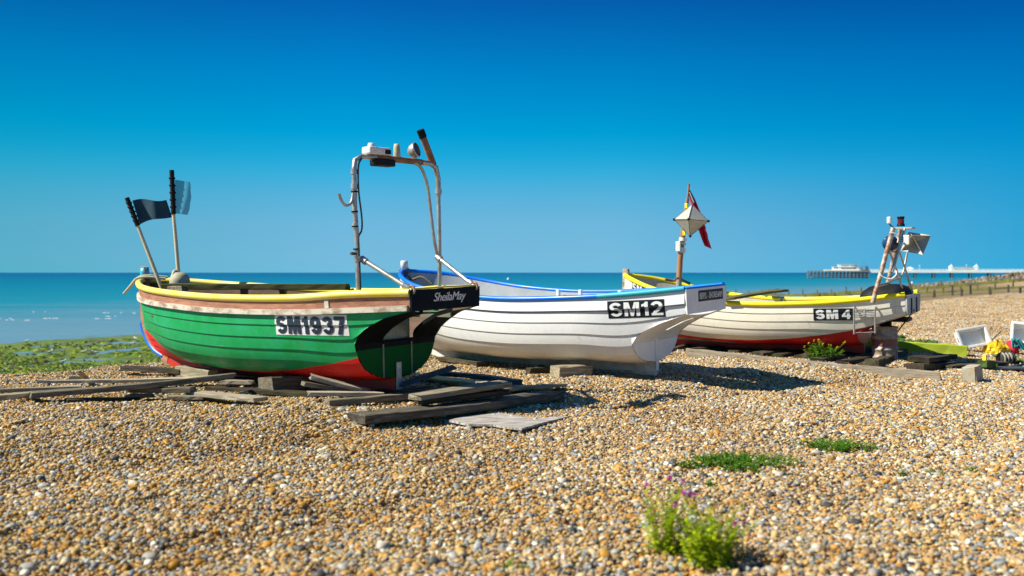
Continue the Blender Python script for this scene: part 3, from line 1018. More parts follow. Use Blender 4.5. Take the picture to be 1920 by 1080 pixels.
def strip(mb, pts, w, h, M=None):
    """rectangular bar following pts: w sideways out, h in z"""
    rows = []
    for i, p in enumerate(pts):
        t = (pts[min(i + 1, len(pts) - 1)] - pts[max(i - 1, 0)]); t.z = 0
        n = Vector((t.y, -t.x, 0)).normalized()
        rows.append([p + n * w / 2 + Vector((0, 0, h / 2)), p - n * w / 2 + Vector((0, 0, h / 2)), p - n * w / 2 - Vector((0, 0, h / 2)), p + n * w / 2 - Vector((0, 0, h / 2))])
    for k in range(4):
        mb.grid([[r[k] for r in rows], [r[(k + 1) % 4] for r in rows]], False)
    mb.add(rows[0], [(0, 1, 2, 3)]); mb.add(rows[-1], [(3, 2, 1, 0)])

def boat_body(root, H, mats_, slot, well=None):
    """hull skin, inner skin, transom, counter, keel, stem, stern board"""
    mb = MB()
    for sd in (1, -1): H.skin(mb, sd)
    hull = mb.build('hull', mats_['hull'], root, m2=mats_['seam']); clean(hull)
    mb = MB()
    for sd in (1, -1): H.skin(mb, sd, 0.0, 5.98, lap=False, inward=0.028)
    inner = mb.build('inner_hull', mats_['inner'], root); clean(inner)
    # transom plate at x = 0 up to the counter
    tE = H.tlow(0.999)
    prof = [H.p(1, tE * k / 16) for k in range(17)]
    vs = [(-0.012, p.y, p.z) for p in prof] + [(-0.012, -p.y, p.z) for p in reversed(prof)]
    vf = [(0.02, y * 0.98, z) for _, y, z in vs]
    mb = MB(); n = len(vs)
    mb.add(vs, [tuple(range(n))]); mb.add(vf, [tuple(reversed(range(n)))])
    for k in range(n):
        mb.add([vs[k], vs[(k + 1) % n], vf[(k + 1) % n], vf[k]], [(0, 3, 2, 1)])
    mb.build('transom', mats_['transom'], root)
    # counter: the underside between the two wings, with an opening for the rudder or motor
    sx0, sx1, sw = slot
    avs = [0 + k / 30 for k in range(31)]
    mb = MB()
    rows = []
    for a in avs:
        t = H.tlow(a) if a < 1 else tE
        p = H.p(a, t)
        x, yh, z = (p.x if a < 1 else 0.0), p.y, p.z
        rows.append((x, yh, z))
    def cz(x, yh, z, y):
        return z - 0.03 * (1 - (y / max(yh, .01)) ** 2)
    for sd in (1, -1):
        for (r0, r1) in zip(rows, rows[1:]):
            xm = (r0[0] + r1[0]) / 2
            inn = sw if sx0 < xm < sx1 else 0.0
            for q in range(5):
                f0, f1 = q / 5, (q + 1) / 5
                quad = []
                for (r, f) in ((r0, f0), (r0, f1), (r1, f1), (r1, f0)):
                    y = inn + (r[1] - inn) * f
                    quad.append((r[0], sd * y, cz(r[0], r[1], r[2], y)))
                mb.add(quad, [(0, 1, 2, 3)] if sd < 0 else [(3, 2, 1, 0)], True)
            if inn:
                for h in (0.05,):
                    mb.add([(r0[0], sd * inn, cz(*r0, inn)), (r1[0], sd * inn, cz(*r1, inn)), (r1[0], sd * inn, cz(*r1, inn) + h), (r0[0], sd * inn, cz(*r0, inn) + h)], [(0, 1, 2, 3)])
    mb.build('counter', mats_['counter'], root)
    # keel and stem
    K = [H.p(1 + (H.ns - 2) * k / 40, 0.02) for k in range(41)]
    K = [q for q in K]
    top = [Vector((q.x, 0, q.z + 0.05)) for q in K]
    xf = K[-1].x
    bot = []
    for q in K:
        lift = max(0, (q.x - (xf - 0.55)))
        bot.append(Vector((q.x, 0, 0.0 + 0.22 * lift ** 2)))
    mb = MB()
    w = 0.036
    for sd in (1, -1):
        mb.grid([[p + Vector((0, sd * w, 0)) for p in top], [p + Vector((0, sd * w, 0)) for p in bot]], False, flip=sd > 0)
    mb.grid([[p + Vector((0, w, 0)) for p in bot], [p - Vector((0, w, 0)) for p in bot]], False)
    mb.add([top[0] + Vector((0, w, 0)), top[0] - Vector((0, w, 0)), bot[0] - Vector((0, w, 0)), bot[0] + Vector((0, w, 0))], [(0, 1, 2, 3)])
    mb.build('keel', mats_['keel'], root)
    st = [H.p(H.ns - 1, 6 * k / 24) for k in range(25)]
    inn_, out_ = [], []
    for i, q in enumerate(st):
        t = (st[min(i + 1, 24)] - st[max(i - 1, 0)]).normalized()
        nn = Vector((t.z, 0, -t.x))
        inn_.append(Vector((q.x, 0, q.z)) - nn * 0.09); out_.append(Vector((q.x, 0, q.z)) + nn * 0.04)
    b0 = bot[-1]
    out_ = [Vector((b0.x - 0.02, 0, b0.z)), Vector((b0.x + 0.12, 0, b0.z + 0.03))] + out_[2:]
    inn_ = [Vector((b0.x - 0.05, 0, b0.z + 0.15)), Vector((b0.x + 0.0, 0, b0.z + 0.16))] + inn_[2:]
    hd = mats_.get('head', 0.16)
    out_.append(out_[-1] + Vector((0, 0, hd))); inn_.append(inn_[-1] + Vector((0.02, 0, hd)))
    mb = MB(); w = 0.042
    for sd in (1, -1):
        mb.grid([[p + Vector((0, sd * w, 0)) for p in inn_], [p + Vector((0, sd * w, 0)) for p in out_]], False, flip=sd < 0)
    mb.grid([[p + Vector((0, w * (-1), 0)) for p in out_], [p + Vector((0, w, 0)) for p in out_]], False)
    mb.grid([[p + Vector((0, w, 0)) for p in inn_], [p - Vector((0, w, 0)) for p in inn_]], False)
    mb.add([inn_[-1] + Vector((0, w, 0)), inn_[-1] - Vector((0, w, 0)), out_[-1] - Vector((0, w, 0)), out_[-1] + Vector((0, w, 0))], [(0, 1, 2, 3)])
    mb.build('stem_post', mats_['stem'], root)
    # stern board (the name board)
    t0 = H.tlow(0.0)
    P = [H.p(0, t0 + (6 - t0) * k / 8) for k in range(9)]
    x = P[0].x
    P[-1] = P[-1] + Vector((0, 0, mats_.get('rise', 0)))
    ol = [(p.y, p.z) for p in P] + [(-p.y, p.z) for p in reversed(P)]
    n = len(ol)
    mb = MB()
    a = [(x - 0.035, y * 1.03, z) for y, z in ol]; b = [(x + 0.02, y, z) for y, z in ol]
    mb.add(a, [tuple(range(n))]); mb.add(b, [tuple(reversed(range(n)))])
    for k in range(n):
        mb.add([a[k], a[(k + 1) % n], b[(k + 1) % n], b[k]], [(0, 3, 2, 1)])
    nb = mb.build('name_board', mats_['board'], root)
    return nb, x - 0.035, P

def plate_on_hull(root, H, x0, x1, z0, z1, mat, name='registration_plate', skew=(0, 0), side=1):
    """painted number panel lying on the planking; x0 is the forward (reading left) end on the port side"""
    def fn(a, b, lift):
        x = x0 + (x1 - x0) * a
        z = z0 + (z1 - z0) * b + skew[0] * (1 - a) + skew[1] * a
        q = H.on(x, z, lift)
        if side < 0: q.y = -q.y
        return q
    mb = MB()
    mb.grid([[fn(i / 24, j / 36, 0.004) for i in range(25)] for j in range(37)], True)
    o = mb.build(name, mat, root)
    return o, fn

def place(root, heel, yaw_b, roll):
    """heel: world point under the sternpost; yaw_b: bow heading angle; roll: port side down, degrees"""
    root.location = heel
    root.rotation_euler = Euler((R(roll), 0, yaw_b), 'XYZ')

# ------------------------------------------------------------------ boats
def tube_part(name, m, root, pts, r, n=12, **k):
    return MB().tube(pts, r, n, **k).build(name, m, root)

def box_part(name, m, root, c, size, M=None, bev=0.0):
    return MB().box(c, size, M, bev).build(name, m, root)

def ring(c, axis_r, r, n=20, M=None):
    return [Vector((c[0] + axis_r * math.cos(2 * math.pi * i / n), c[1], c[2] + axis_r * math.sin(2 * math.pi * i / n))) for i in range(n + 1)]

def local(root, p):
    bpy.context.view_layer.update()
    return root.matrix_world.inverted() @ p

def octa_reflector(size, thick=0.004):
    """radar reflector: three crossing square plates, corners on the axes"""
    mb = MB()
    s = size
    ax = [Vector((s, 0, 0)), Vector((0, s, 0)), Vector((0, 0, s))]
    for i in range(3):
        a, b = ax[i], ax[(i + 1) % 3]
        n = a.cross(b).normalized() * thick
        q = [a, b, -a, -b]
        mb.add([p + n for p in q], [(0, 1, 2, 3)])
        mb.add([p - n for p in q], [(3, 2, 1, 0)])
        for k in range(4):
            mb.add([q[k] + n, q[(k + 1) % 4] + n, q[(k + 1) % 4] - n, q[k] - n], [(0, 3, 2, 1)])
    return mb

def closed_reflector(s, tilt=0):
    """eight-sided reflector with its faces closed: a double pyramid with rolled seams"""
    mb = MB()
    v = [(s, 0, 0), (0, s, 0), (-s, 0, 0), (0, -s, 0), (0, 0, s), (0, 0, -s)]
    mb.add(v, [(0, 1, 4), (1, 2, 4), (2, 3, 4), (3, 0, 4), (1, 0, 5), (2, 1, 5), (3, 2, 5), (0, 3, 5)])
    return mb

def boat_green():
    root = thing('fishing_boat', 'green and red clinker fishing boat with brown bulwark numbered SM1937', 'boat', group='beached fishing boats')
    place(root, (-1.39, 12.2, 0.06), math.atan2(0.62, -0.78), -1.6)
    H = Hull(1.0, 1.0, [(-.8, 1.21), (0, 1.19), (.9, 1.14), (2.2, 1.135), (3.4, 1.175), (4.3, 1.22), (4.97, 1.275), (5.45, 1.30)],
             [(-.8, 1.02), (-.45, .94), (-.2, .82), (-.06, .72), (0, .62)], nst=10, lap=0.015, tmax=5.47, bow=.74)
    m = MAT
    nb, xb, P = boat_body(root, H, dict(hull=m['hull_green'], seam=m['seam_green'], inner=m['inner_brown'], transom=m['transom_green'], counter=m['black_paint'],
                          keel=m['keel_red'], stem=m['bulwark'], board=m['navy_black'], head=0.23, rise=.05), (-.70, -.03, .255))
    T = H.tmax
    # bulwark planks above the rail, in three lengths, with butt blocks
    for sd in (1, -1):
        mb = MB()
        av = H.avals()
        rows = []
        for k in range(7):
            t = T + (5.99 - T) * k / 6
            r = []
            for a in av:
                q = H.p(a, t) + H.normal(a, t) * 0.004
                r.append(Vector((q.x, sd * q.y, q.z)))
            rows.append(r)
        mb.grid(rows, True, flip=sd < 0)
        mb.build('bulwark', m['bulwark'], root)
        pts = H.line(T, sd, out=0.022, up=0.0, a0=0.03, a1=H.ns - 1.02, n=80)
        mb = MB(); strip(mb, pts, 0.05, 0.062)
        mb.build('rubbing_rail', m['rub_rail'], root)
        pts = H.line(6, sd, out=-0.005, up=0.02, a0=0.0, n=80)
        tube_part('gunwale_hose', m['yellow_pale'], root, pts, 0.045)
        if sd > 0:
            for a in (1.35, 5.4, 5.75):
                mb = MB()
                w = 0.035 if a < 3 else 0.008
                g = []
                for k in range(6):
                    t = T + 0.12 + (5.9 - T - 0.12) * k / 5
                    g.append([H.p(aa, t) + H.normal(aa, t) * 0.014 for aa in (a - w, a + w)])
                mb.grid(g, True)
                mb.build('butt_block', m['rub_rail'] if a < 3 else m['inner_brown'], root)
    # yellow capping along the stern board
    w0 = P[-1].y
    tube_part('stern_capping', m['yellow_pale'], root, [(xb + .02, w0, P[-1].z + .012), (xb + .02, 0, P[-1].z + .016), (xb + .02, -w0, P[-1].z + .012)], 0.011)
    # name and number
    zt = P[-1].z
    text_on('SheilaMay', lambda a, b, k: Vector((xb - 0.003 - .0005 * k, 0.225 - 0.56 * a, zt - 0.175 + 0.130 * b)), 'name_lettering', m['letter_white'], nb, bold=0.003, shear=0.32, cuts=(1, 1), spacing=0.95)
    pl, fn = plate_on_hull(root, H, 1.10, 0.03, 0.73, 0.975, m['plate_white'], skew=(-.01, .0))
    block_on('SM1937', lambda a, b, k: fn(0.025 + a * 0.945, 0.06 + b * 0.86, 0.009 + .0006 * k), 'number_lettering', m['letter_navy'], pl, gap=.085, w=.235, cuts=(44, 24))
    # motor well seen through the opening in the counter
    mb = MB()
    mb.box((0.035, 0, .86), (0.03, .50, .52)); mb.box((-.33, -.268, 1.0), (.64, .02, .20)); mb.box((-.33, .268, 1.02), (.64, .02, .17))
    mb.build('motor_well', m['grey_panel'], root)
    for y in (.24, -.24):
        box_part('worn_batten', m['grey_panel'], root, (-.017, y, .39), (.008, .022, .40))
    box_part('heel_plate', m['steel'], root, (-.028, 0, .19), (.022, .085, .34), bev=.006)
    tube_part('rudder_tube', m['hull_green'], root, [(-.60, -.05, .99), (-.60, -.05, 1.16)], .045)
    # blue rubber strip up the forefoot
    st = [H.p(H.ns - 1, t) for t in (0.2, .6, 1.0, 1.6, 2.2, 2.9, 3.4)]
    tube_part('stem_strip', m['blue'], root, [Vector((q.x + 0.062, 0.02, q.z)) for q in st], 0.036)
    # stem head wrapped in teal cloth
    sh = H.p(H.ns - 1, 6)
    mb = MB(); mb.lathe([(.001, .10), (.062, .10), (.070, .03), (.066, -.05), (.060, -.10)], 12, Matrix.Translation((sh.x - .02, 0, sh.z + .11)))
    mb.build('stem_wrap', m['teal'], root)
    # rope turned round the stem, ends hanging outboard
    for (y0, y1) in ((.02, .28), (.30, .66)):
        aa = 6.7 if y0 < .1 else 6.1
        q = H.p(aa, 6); n = H.normal(aa, 6)
        pts = spline([q + Vector((-.25, -.30, .07)), q + Vector((-.1, -.10, .10)), q + n * .02 + Vector((0, 0, .085)), q + n * .10 + Vector((0, 0, .0)), q + n * .20 + Vector((.02, 0, -.12))], 20)
        tube_part('mooring_rope', m['rope_pale'], root, pts, 0.019, 8)
    tube_part('stem_lashing', m['rope_pale'], root, [Vector((sh.x - .03 + .09 * math.cos(a), .09 * math.sin(a), sh.z + .055 + .012 * math.sin(3 * a))) for a in np.arange(0, 6.4, .3)], 0.024, 8)
    # thwarts
    for x, yw in ((1.3, .90), (2.7, .97), (3.9, .86)):
        box_part('thwart', m['inner_brown'], root, (x, 0, .86), (.22, yw * 2 - .1, .035), bev=.008)
    # the gallows over the stern
    zt = 2.80
    gal = MB()
    A = Vector((-.10, .70, 1.16)); B = Vector((-.10, -.68, 1.16))
    ptsA = [A, A + Vector((0, .0, .6)), Vector((-.09, .72, 2.2)), Vector((-.09, .72, zt - .16)), Vector((-.09, .70, zt - .05)), Vector((-.09, .60, zt)), Vector((-.09, .3, zt + .005))]
    gal.tube(ptsA, .030, 12)
    gal.tube([Vector((-.09, .30, zt + .005)), Vector((-.09, -.56, zt - .015)), Vector((-.09, -.66, zt - .06)), Vector((-.09, -.70, zt - .20)), Vector((-.09, -.70, zt - .42))], .034, 12)
    gal.tube([B, Vector((-.10, -.69, 1.9)), Vector((-.09, -.70, zt - .40))], .027, 12)
    for p, r in ((Vector((-.10, .705, 1.62)), .045), (Vector((-.09, .72, 2.45)), .042), (Vector((-.10, -.685, 1.60)), .046), (Vector((-.09, -.70, zt - .36)), .045), (Vector((-.09, .72, 2.62)), .04), (Vector((-.09, .72, 2.0)), .038)):
        gal.tube([p - Vector((0, 0, .03)), p + Vector((0, 0, .03))], r, 12)
    g = gal.build('gallows', m['steel'], root)
    tube_part('top_bar_sleeve', m['rust_pole'], g, [(-.09, .36, zt + .004), (-.09, -.40, zt - .010)], .0385)
    xc = xb + .03
    for (sy, wy) in ((.70, .55), (-.685, -.53)):
        br = MB()
        br.tube([(-.11, sy - .05 * np.sign(sy), 1.62), (xc, wy, 1.26)], .026, 10)
        br.tube([(-.11, sy - .05 * np.sign(sy), 1.62), (-.18, sy - .06 * np.sign(sy), 1.58)], .040, 10)
        br.tube([(xc + .10, wy + .03 * np.sign(wy), 1.315), (xc + .03, wy, 1.28)], .036, 10)
        br.build('brace', m['steel'], g)
        eye = MB(); eye.tube([Vector((xc + .045 * math.cos(t), wy, 1.262 + .045 * math.sin(t))) for t in np.arange(0, 6.6, .45)], .013, 8)
        eye.build('brace_eye', m['rusty'], g)
    tube_part('hook', m['steel'], g, spline([(-.09, .735, 2.42), (-.09, .755, 2.30), (-.09, .80, 2.24), (-.09, .87, 2.235), (-.09, .93, 2.30), (-.09, .955, 2.36)], 20), .017, 8)
    tube_part('bracket', m['iron'], g, [(-.10, .80, 1.68), (-.10, .69, 1.675)], .018)
    tube_part('cable', m['iron'], g, spline([(-.12, .62, zt - .02), (-.13, .685, zt - .12), (-.13, .69, 2.4), (-.14, .66, 2.1), (-.13, .655, 1.95), (-.12, .70, 1.85), (-.13, .70, 1.6), (-.13, .69, 1.2)], 50), .011, 6)
    tube_part('wiring', m['steel'], g, spline([(-.10, -.26, zt - .02), (-.11, -.38, zt - .09), (-.11, -.48, zt - .30), (-.11, -.53, zt - .62), (-.12, -.57, zt - .95), (-.12, -.64, zt - 1.20), (-.11, -.69, zt - 1.26)], 40), .020, 8)
    tube_part('rust_pole', m['rust_pole'], g, [(-.08, -.42, zt + .36), (-.09, -.62, zt - .03)], .043, 12)
    tube_part('pole_cap', m['black_rubber'], g, [(-.078, -.405, zt + .39), (-.082, -.45, zt + .30)], .050, 12)
    for zz in (2.15, 2.38, 1.98, 1.72):
        tube_part('cable_tie', m['black_rubber'], g, [(-.09, .72 if zz > 1.9 else .705, zz), (-.09, .72 if zz > 1.9 else .705, zz + .018)], .040, 12)
    box_part('junction_box', m['black_rubber'], g, (-.09, .26, zt - .055), (.14, .30, .085), bev=.015)
    nl = MB(); nl.box((-.09, .36, zt + .075), (.15, .34, .09), None, .02); nl.lathe([(.001, .11), (.035, .105), (.045, .07), (.045, 0)], 12, Matrix.Translation((-.09, .44, zt + .06)))
    nl.build('navigation_light', m['white_plastic'], g)
    box_part('lamp_shade', m['black_rubber'], g, (-.155, .24, zt + .07), (.03, .10, .055), bev=.008)
    an = MB(); an.lathe([(.001, .14), (.030, .135), (.040, .10), (.044, 0), (.044, -.03)], 14, Matrix.Translation((-.09, .02, zt + .05)))
    an.build('antenna', m['float'], g)
    fl = MB(); Mx = Matrix.Translation((-.09, -.29, zt + .13)) @ Euler((0, R(-75), R(20))).to_matrix().to_4x4()
    fl.lathe([(.001, -.09), (.04, -.085), (.075, -.05), (.092, 0), (.095, .03), (.085, .034)], 18, Mx)
    fl.tube([(-.09, -.29, zt), (-.09, -.29, zt + .07)], .02, 8)
    f = fl.build('floodlight', m['steel'], g)
    gl = MB(); gl.lathe([(.001, .035), (.05, .034), (.086, .03)], 18, Mx); gl.build('lens', m['glass_dark'], f)
    return root, H

def boat_white():
    root = thing('fishing_boat', 'white clinker fishing boat with blue gunwale hose numbered SM12', 'boat', group='beached fishing boats')
    place(root, (2.07, 14.45, 0.06), math.atan2(0.62, -0.78), -2.2)
    H = Hull(0.915, 1.0, [(-.8, 1.235), (0, 1.16), (.8, 1.11), (2.0, 1.08), (3.1, 1.14), (3.95, 1.26), (4.55, 1.39), (5.0, 1.46)],
             [(-.8, .90), (-.45, .78), (-.2, .66), (-.06, .56), (0, .47)], nst=10, lap=0.012, top_lap=0.03)
    m = MAT
    H.top_seam = 3.2  # seam band below the sheerstrake widened to paint in the shadow it casts
    nb, xb, P = boat_body(root, H, dict(hull=m['hull_white'], seam=m['seam_shade_grey'], inner=m['inner_grey'], transom=m['white'], counter=m['white'],
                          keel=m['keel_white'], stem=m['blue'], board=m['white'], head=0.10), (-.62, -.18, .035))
    for sd in (1, -1):
        pts = H.line(6, sd, out=0.0, up=0.012, a0=1.5 if sd > 0 else 0.0, n=80)
        tube_part('gunwale_hose', m['blue'], root, pts, 0.036)
        if sd > 0:
            tube_part('gunwale_hose', m['teal'], root, H.line(6, sd, out=0.0, up=0.012, a0=0.0, a1=1.52, n=24), 0.0375)
    w0 = P[-1].y
    tube_part('stern_capping', m['blue'], root, [(xb + .02, w0, P[-1].z + .008), (xb + .02, -w0, P[-1].z + .008)], 0.02)
    zt = P[-1].z
    # name panel on the stern board
    def bf(a, b, lift): return Vector((xb - lift, 0.24 - 0.70 * a, zt - 0.165 + 0.115 * b))
    pn = box_part('name_panel', m['plate_black'], root, (xb - .003, -.11, zt - .108), (.006, .72, .15))
    text_on('BERYL - SHOREHAM', lambda a, b, k: Vector((xb - 0.0085 - .0005 * k, 0.225 - 0.66 * a, zt - 0.15 + 0.085 * b)), 'name_lettering', m['letter_white'], pn, bold=0.002, cuts=(1, 1))
    pl, fn = plate_on_hull(root, H, 0.26, -0.53, 0.835, 1.075, m['plate_black'], skew=(.0, .035))
    block_on('SM12', lambda a, b, k: fn(0.04 + a * 0.93, 0.10 + b * 0.80, 0.008 + .0006 * k), 'number_lettering', m['letter_white'], pl, gap=.12, w=.19, cuts=(30, 16))
    # skeg fairing that fills the hollow between hull and keel at the stern
    mb = MB()
    for sd in (1, -1):
        rows = []
        for k in range(9):
            f = k / 8
            rows.append([Vector((x, sd * (0.034 + 0.20 * (1 - x / 1.6) * f ** 2.2), 0.03 + 0.24 * f + .02 * x)) for x in np.linspace(-.012, 1.5, 12)])
        mb.grid(rows, True, flip=sd > 0)
    mb.build('skeg_fairing', m['keel_white'], root)
    box_part('wooden_shoe', m['rub_rail'], root, (.28, 0, -.012), (.62, .10, .05), bev=.008)
    box_part('sternpost_strip', m['white'], root, (-.024, 0, .28), (.02, .06, .5))
    # cap and lashings on the stem head
    sh = H.p(H.ns - 1, 6)
    mb = MB(); mb.lathe([(.001, .09), (.055, .088), (.065, .06), (.065, -.045), (.058, -.05)], 14, Matrix.Translation((sh.x - .02, 0, sh.z + .10)))
    mb.build('stem_cap', m['white_plastic'], root)
    tube_part('stem_lashing', m['rope_green'], root, [Vector((sh.x - .02 + .085 * math.cos(a), .085 * math.sin(a), sh.z + .01 - .03 * math.sin(a * .5))) for a in np.arange(0, 12.6, .3)], 0.014, 8)
    tube_part('bow_rope', m['rope_green'], root, spline([(sh.x - .10, .0, sh.z - .02), (sh.x - .20, .02, sh.z - .14), (sh.x - .38, -.05, sh.z - .10), (sh.x - .55, -.12, sh.z - .22)], 24), .022, 8)
    for x, yw, z in ((1.25, .90, .80), (2.5, .94, .80), (3.6, .80, .90)):
        box_part('thwart', m['inner_grey'], root, (x, 0, z), (.22, yw * 2 - .1, .035), bev=.008)
    for x, y in ((1.9, -.93), (2.35, -.94), (1.1, -.86)):
        box_part('rib_head', m['white'], root, (x, y + .04, 1.02), (.06, .06, .22), bev=.015)
    return root, H

YAW3 = math.atan2(0.545, -0.839)
def boat_cream():
    root = thing('fishing_boat', 'cream clinker fishing boat with yellow gunwale hose and red bottom numbered SM4', 'boat', group='beached fishing boats')
    place(root, (6.31, 17.97, 0.06), YAW3, -1.5)
    H = Hull(0.865, 0.95, [(-.8, 1.06), (0, .96), (.8, .90), (1.9, .88), (2.9, .96), (3.7, 1.12), (4.3, 1.28), (4.75, 1.37)],
             [(-.8, .74), (-.45, .62), (-.2, .52), (-.06, .44), (0, .38)], nst=10, lap=0.012)
    m = MAT
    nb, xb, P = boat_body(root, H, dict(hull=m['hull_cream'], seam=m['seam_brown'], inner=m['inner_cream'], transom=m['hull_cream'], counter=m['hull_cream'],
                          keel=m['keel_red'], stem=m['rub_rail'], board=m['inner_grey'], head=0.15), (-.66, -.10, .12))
    for sd in (1, -1):
        tube_part('gunwale_hose', m['yellow'], root, H.line(6, sd, out=0.0, up=0.02, a0=0.0, n=80), 0.044)
    pl, fn = plate_on_hull(root, H, 0.66, 0.02, 0.625, 0.835, m['plate_black'], skew=(.0, .01))
    block_on('SM', lambda a, b, k: fn(0.06 + a * 0.57, 0.12 + b * 0.76, 0.008 + .0006 * k), 'number_lettering', m['letter_white'], pl, gap=.12, w=.23, cuts=(16, 14))
    block_on('4', lambda a, b, k: fn(0.72 + a * 0.22, 0.12 + b * 0.76, 0.008 + .0006 * k), 'number_lettering', m['letter_white'], pl, w=.23, cuts=(8, 14))
    pl, fn = plate_on_hull(root, H, 4.36, 3.86, 0.985, 1.20, m['plate_black'], skew=(.09, -.03))
    block_on('SM4', lambda a, b, k: fn(0.05 + a * 0.9, 0.08 + b * 0.84, 0.008 + .0006 * k), 'number_lettering', m['letter_white'], pl, gap=.12, w=.2, cuts=(20, 14))
    for x, yw, z in ((1.0, .80, .62), (2.2, .86, .64), (3.2, .76, .74)):
        box_part('thwart', m['inner_cream'], root, (x, 0, z), (.20, yw * 2 - .1, .035), bev=.008)
    kn = MB(); kn.add([(1.75, -.86, .92), (1.75, -.60, .66), (1.75, -.86, .66), (1.80, -.86, .92), (1.80, -.60, .66), (1.80, -.86, .66)], [(0, 1, 2), (5, 4, 3), (0, 3, 4, 1), (1, 4, 5, 2), (2, 5, 3, 0)])
    kn.build('knee', m['inner_cream'], root)
    tube_part('bow_rope', m['rope_green'], root, spline([(3.95, -.2, 1.30), (3.8, -.32, 1.27), (3.7, -.25, 1.33), (3.6, -.38, 1.25), (3.5, -.42, 1.2)], 24), .028, 8)
    # black fender ropes on the stern board
    for y, w_ in ((.22, .030), (-.20, .036)):
        box_part('stern_strap', m['black_rubber'], root, (xb - .010, y, P[4].z + .03), (.016, w_, .27), bev=.005)
    # outboard motor under a black hood
    ob = MB()
    rows = []
    for k, (z, sx, sy, cx) in enumerate(((.84, .43, .42, -.36), (.98, .44, .43, -.37), (1.10, .40, .40, -.39), (1.19, .31, .33, -.42), (1.235, .17, .20, -.43), (1.24, .01, .01, -.43))):
        r = []
        for i in range(25):
            a = 2 * math.pi * i / 24
            ca, sa = math.cos(a), math.sin(a)
            e = 0.6
            r.append(Vector((cx + sx * abs(ca) ** e * np.sign(ca), sy * abs(sa) ** e * np.sign(sa) + .012 * math.sin(5 * a + k), z)))
        rows.append(r)
    ob.grid(rows, True)
    o = ob.build('outboard_motor', m['black_rubber'], root)
    lg = MB()
    lg.box((-.36, 0, .55), (.20, .13, .66), None, .03); lg.box((-.40, 0, .30), (.30, .10, .12), None, .03)
    lg.box((-.62, 0, .62), (.30, .42, .07), None, .02)
    lg.build('leg', m['black_rubber'], o)
    # boarding ladder hooked on the port quarter
    lad = MB()
    def L(x, z, out):
        a, t = H.solve(x, min(z, .86))
        q = H.p(a, t) + H.normal(a, t) * out
        q.z = z
        return q
    xa, xb2 = .0, -.33
    for x in (xa, xb2):
        q0, q1 = L(x, .84, .05), L(x, .60, .05)
        q2 = Vector((q0.x, q0.y, .40 if x == xa else .42))
        q2.y = q0.y + .0
        lad.tube([q0, Vector((q0.x, q0.y, .62)), q2], .017, 8)
        lad.tube([q0, q0 + Vector((0, -.02, .03)), q0 + Vector((0, -.10, .035))], .014, 8)
    for z in (.82, .775, .735, .70):
        qa, qb = L(xa, .84, .055), L(xb2, .84, .055)
        qa.z = qb.z = z
        lad.tube([qa, qb], .011, 8)
    qa, qb = L(xa, .84, .05), L(xb2, .84, .05); qa.z = .42; qb.z = .44
    lad.tube([qa, qb], .008, 6)
    qm = (L(xa, .84, .06) + L(xb2, .84, .06)) / 2
    lad.box((qm.x, qm.y, .775), (.03, .02, .13))
    lad.build('boarding_ladder', m['steel'], root)
    tube_part('stern_rope', m['iron'], root, [(xb - .02, .05, .80), (-.55, .02, .38)], .012, 6)
    # gallows: two raking rusty legs, light steel struts, top plate with lamps and reflectors
    def LP(px, py, d): return local(root, W(px, py, d))
    g = MB()
    g.tube([LP(1636, 568, 17.05), LP(1655, 500, 17.05), LP(1675, 427, 17.05)], .040, 12)
    gl = g.build('gallows', m['rusty'], root)
    tube_part('rear_leg', m['rusty'], gl, [LP(1661, 548, 17.75), LP(1674, 490, 17.75), LP(1688, 430, 17.6)], .037, 12)
    st = MB()
    st.tube([LP(1697, 428, 17.1), LP(1690, 452, 17.1), LP(1673, 510, 17.05)], .026, 10)
    st.tube([LP(1663, 455, 17.05), LP(1669, 475, 17.05), LP(1681, 506, 17.3), LP(1696, 556, 17.4)], .017, 8)
    st.tube([LP(1687, 474, 17.1), LP(1712, 548, 17.5)], .017, 8)
    st.tube([LP(1701, 474, 17.4), LP(1694, 510, 17.4), LP(1688, 522, 17.3), LP(1672, 526, 17.2), LP(1660, 533, 17.1), LP(1650, 535, 17.1)], .020, 8)
    st.tube([LP(1663, 470, 17.06), LP(1683, 473, 17.1)], .016, 8)
    st.build('strut', m['steel'], gl)
    cb = MB()
    c2 = MB()
    cb.tube(spline([LP(1650, 510, 17.0), LP(1655, 519, 17.0), LP(1670, 523, 16.98), LP(1680, 516, 16.98), LP(1681, 508, 17.0)], 24), .013, 8)
    c2.tube(spline([LP(1668, 437, 17.0), LP(1678, 438, 17.0), LP(1684, 446, 17.0), LP(1683, 455, 17.0)], 20), .012, 8)
    cb.build('wiring', m['white_plastic'], gl)
    c2.build('wiring', m['white_plastic'], gl)
    c0 = LP(1696, 428, 17.25)
    box_part('top_plate', m['reflector'], gl, c0, (.30, .30, .03), bev=.006)
    q = LP(1667, 413, 17.05)
    l1 = MB(); l1.box(q, (.07, .07, .12), None, .02); l1.build('deck_lamp', m['white_plastic'], gl)
    tube_part('lamp_stalk', m['iron'], gl, [q - Vector((0, 0, .06)), LP(1676, 428, 17.05)], .012, 6)
    q = LP(1689, 415, 17.2)
    l2 = MB(); l2.lathe([(.001, .085), (.062, .083), (.062, .05), (.054, .048), (.054, -.04), (.064, -.045), (.068, -.085)], 14, Matrix.Translation(q))
    la = l2.build('signal_lamp', m['black_rubber'], gl)
    l3 = MB(); l3.lathe([(.0565, -.035), (.0565, .04)], 14, Matrix.Translation(q)); l3.build('red_lens', M_simple('dark_red_lens', (.16, .008, .02), (.10, .006, .015), 8, .2), la)
    q = LP(1669, 456, 17.4)
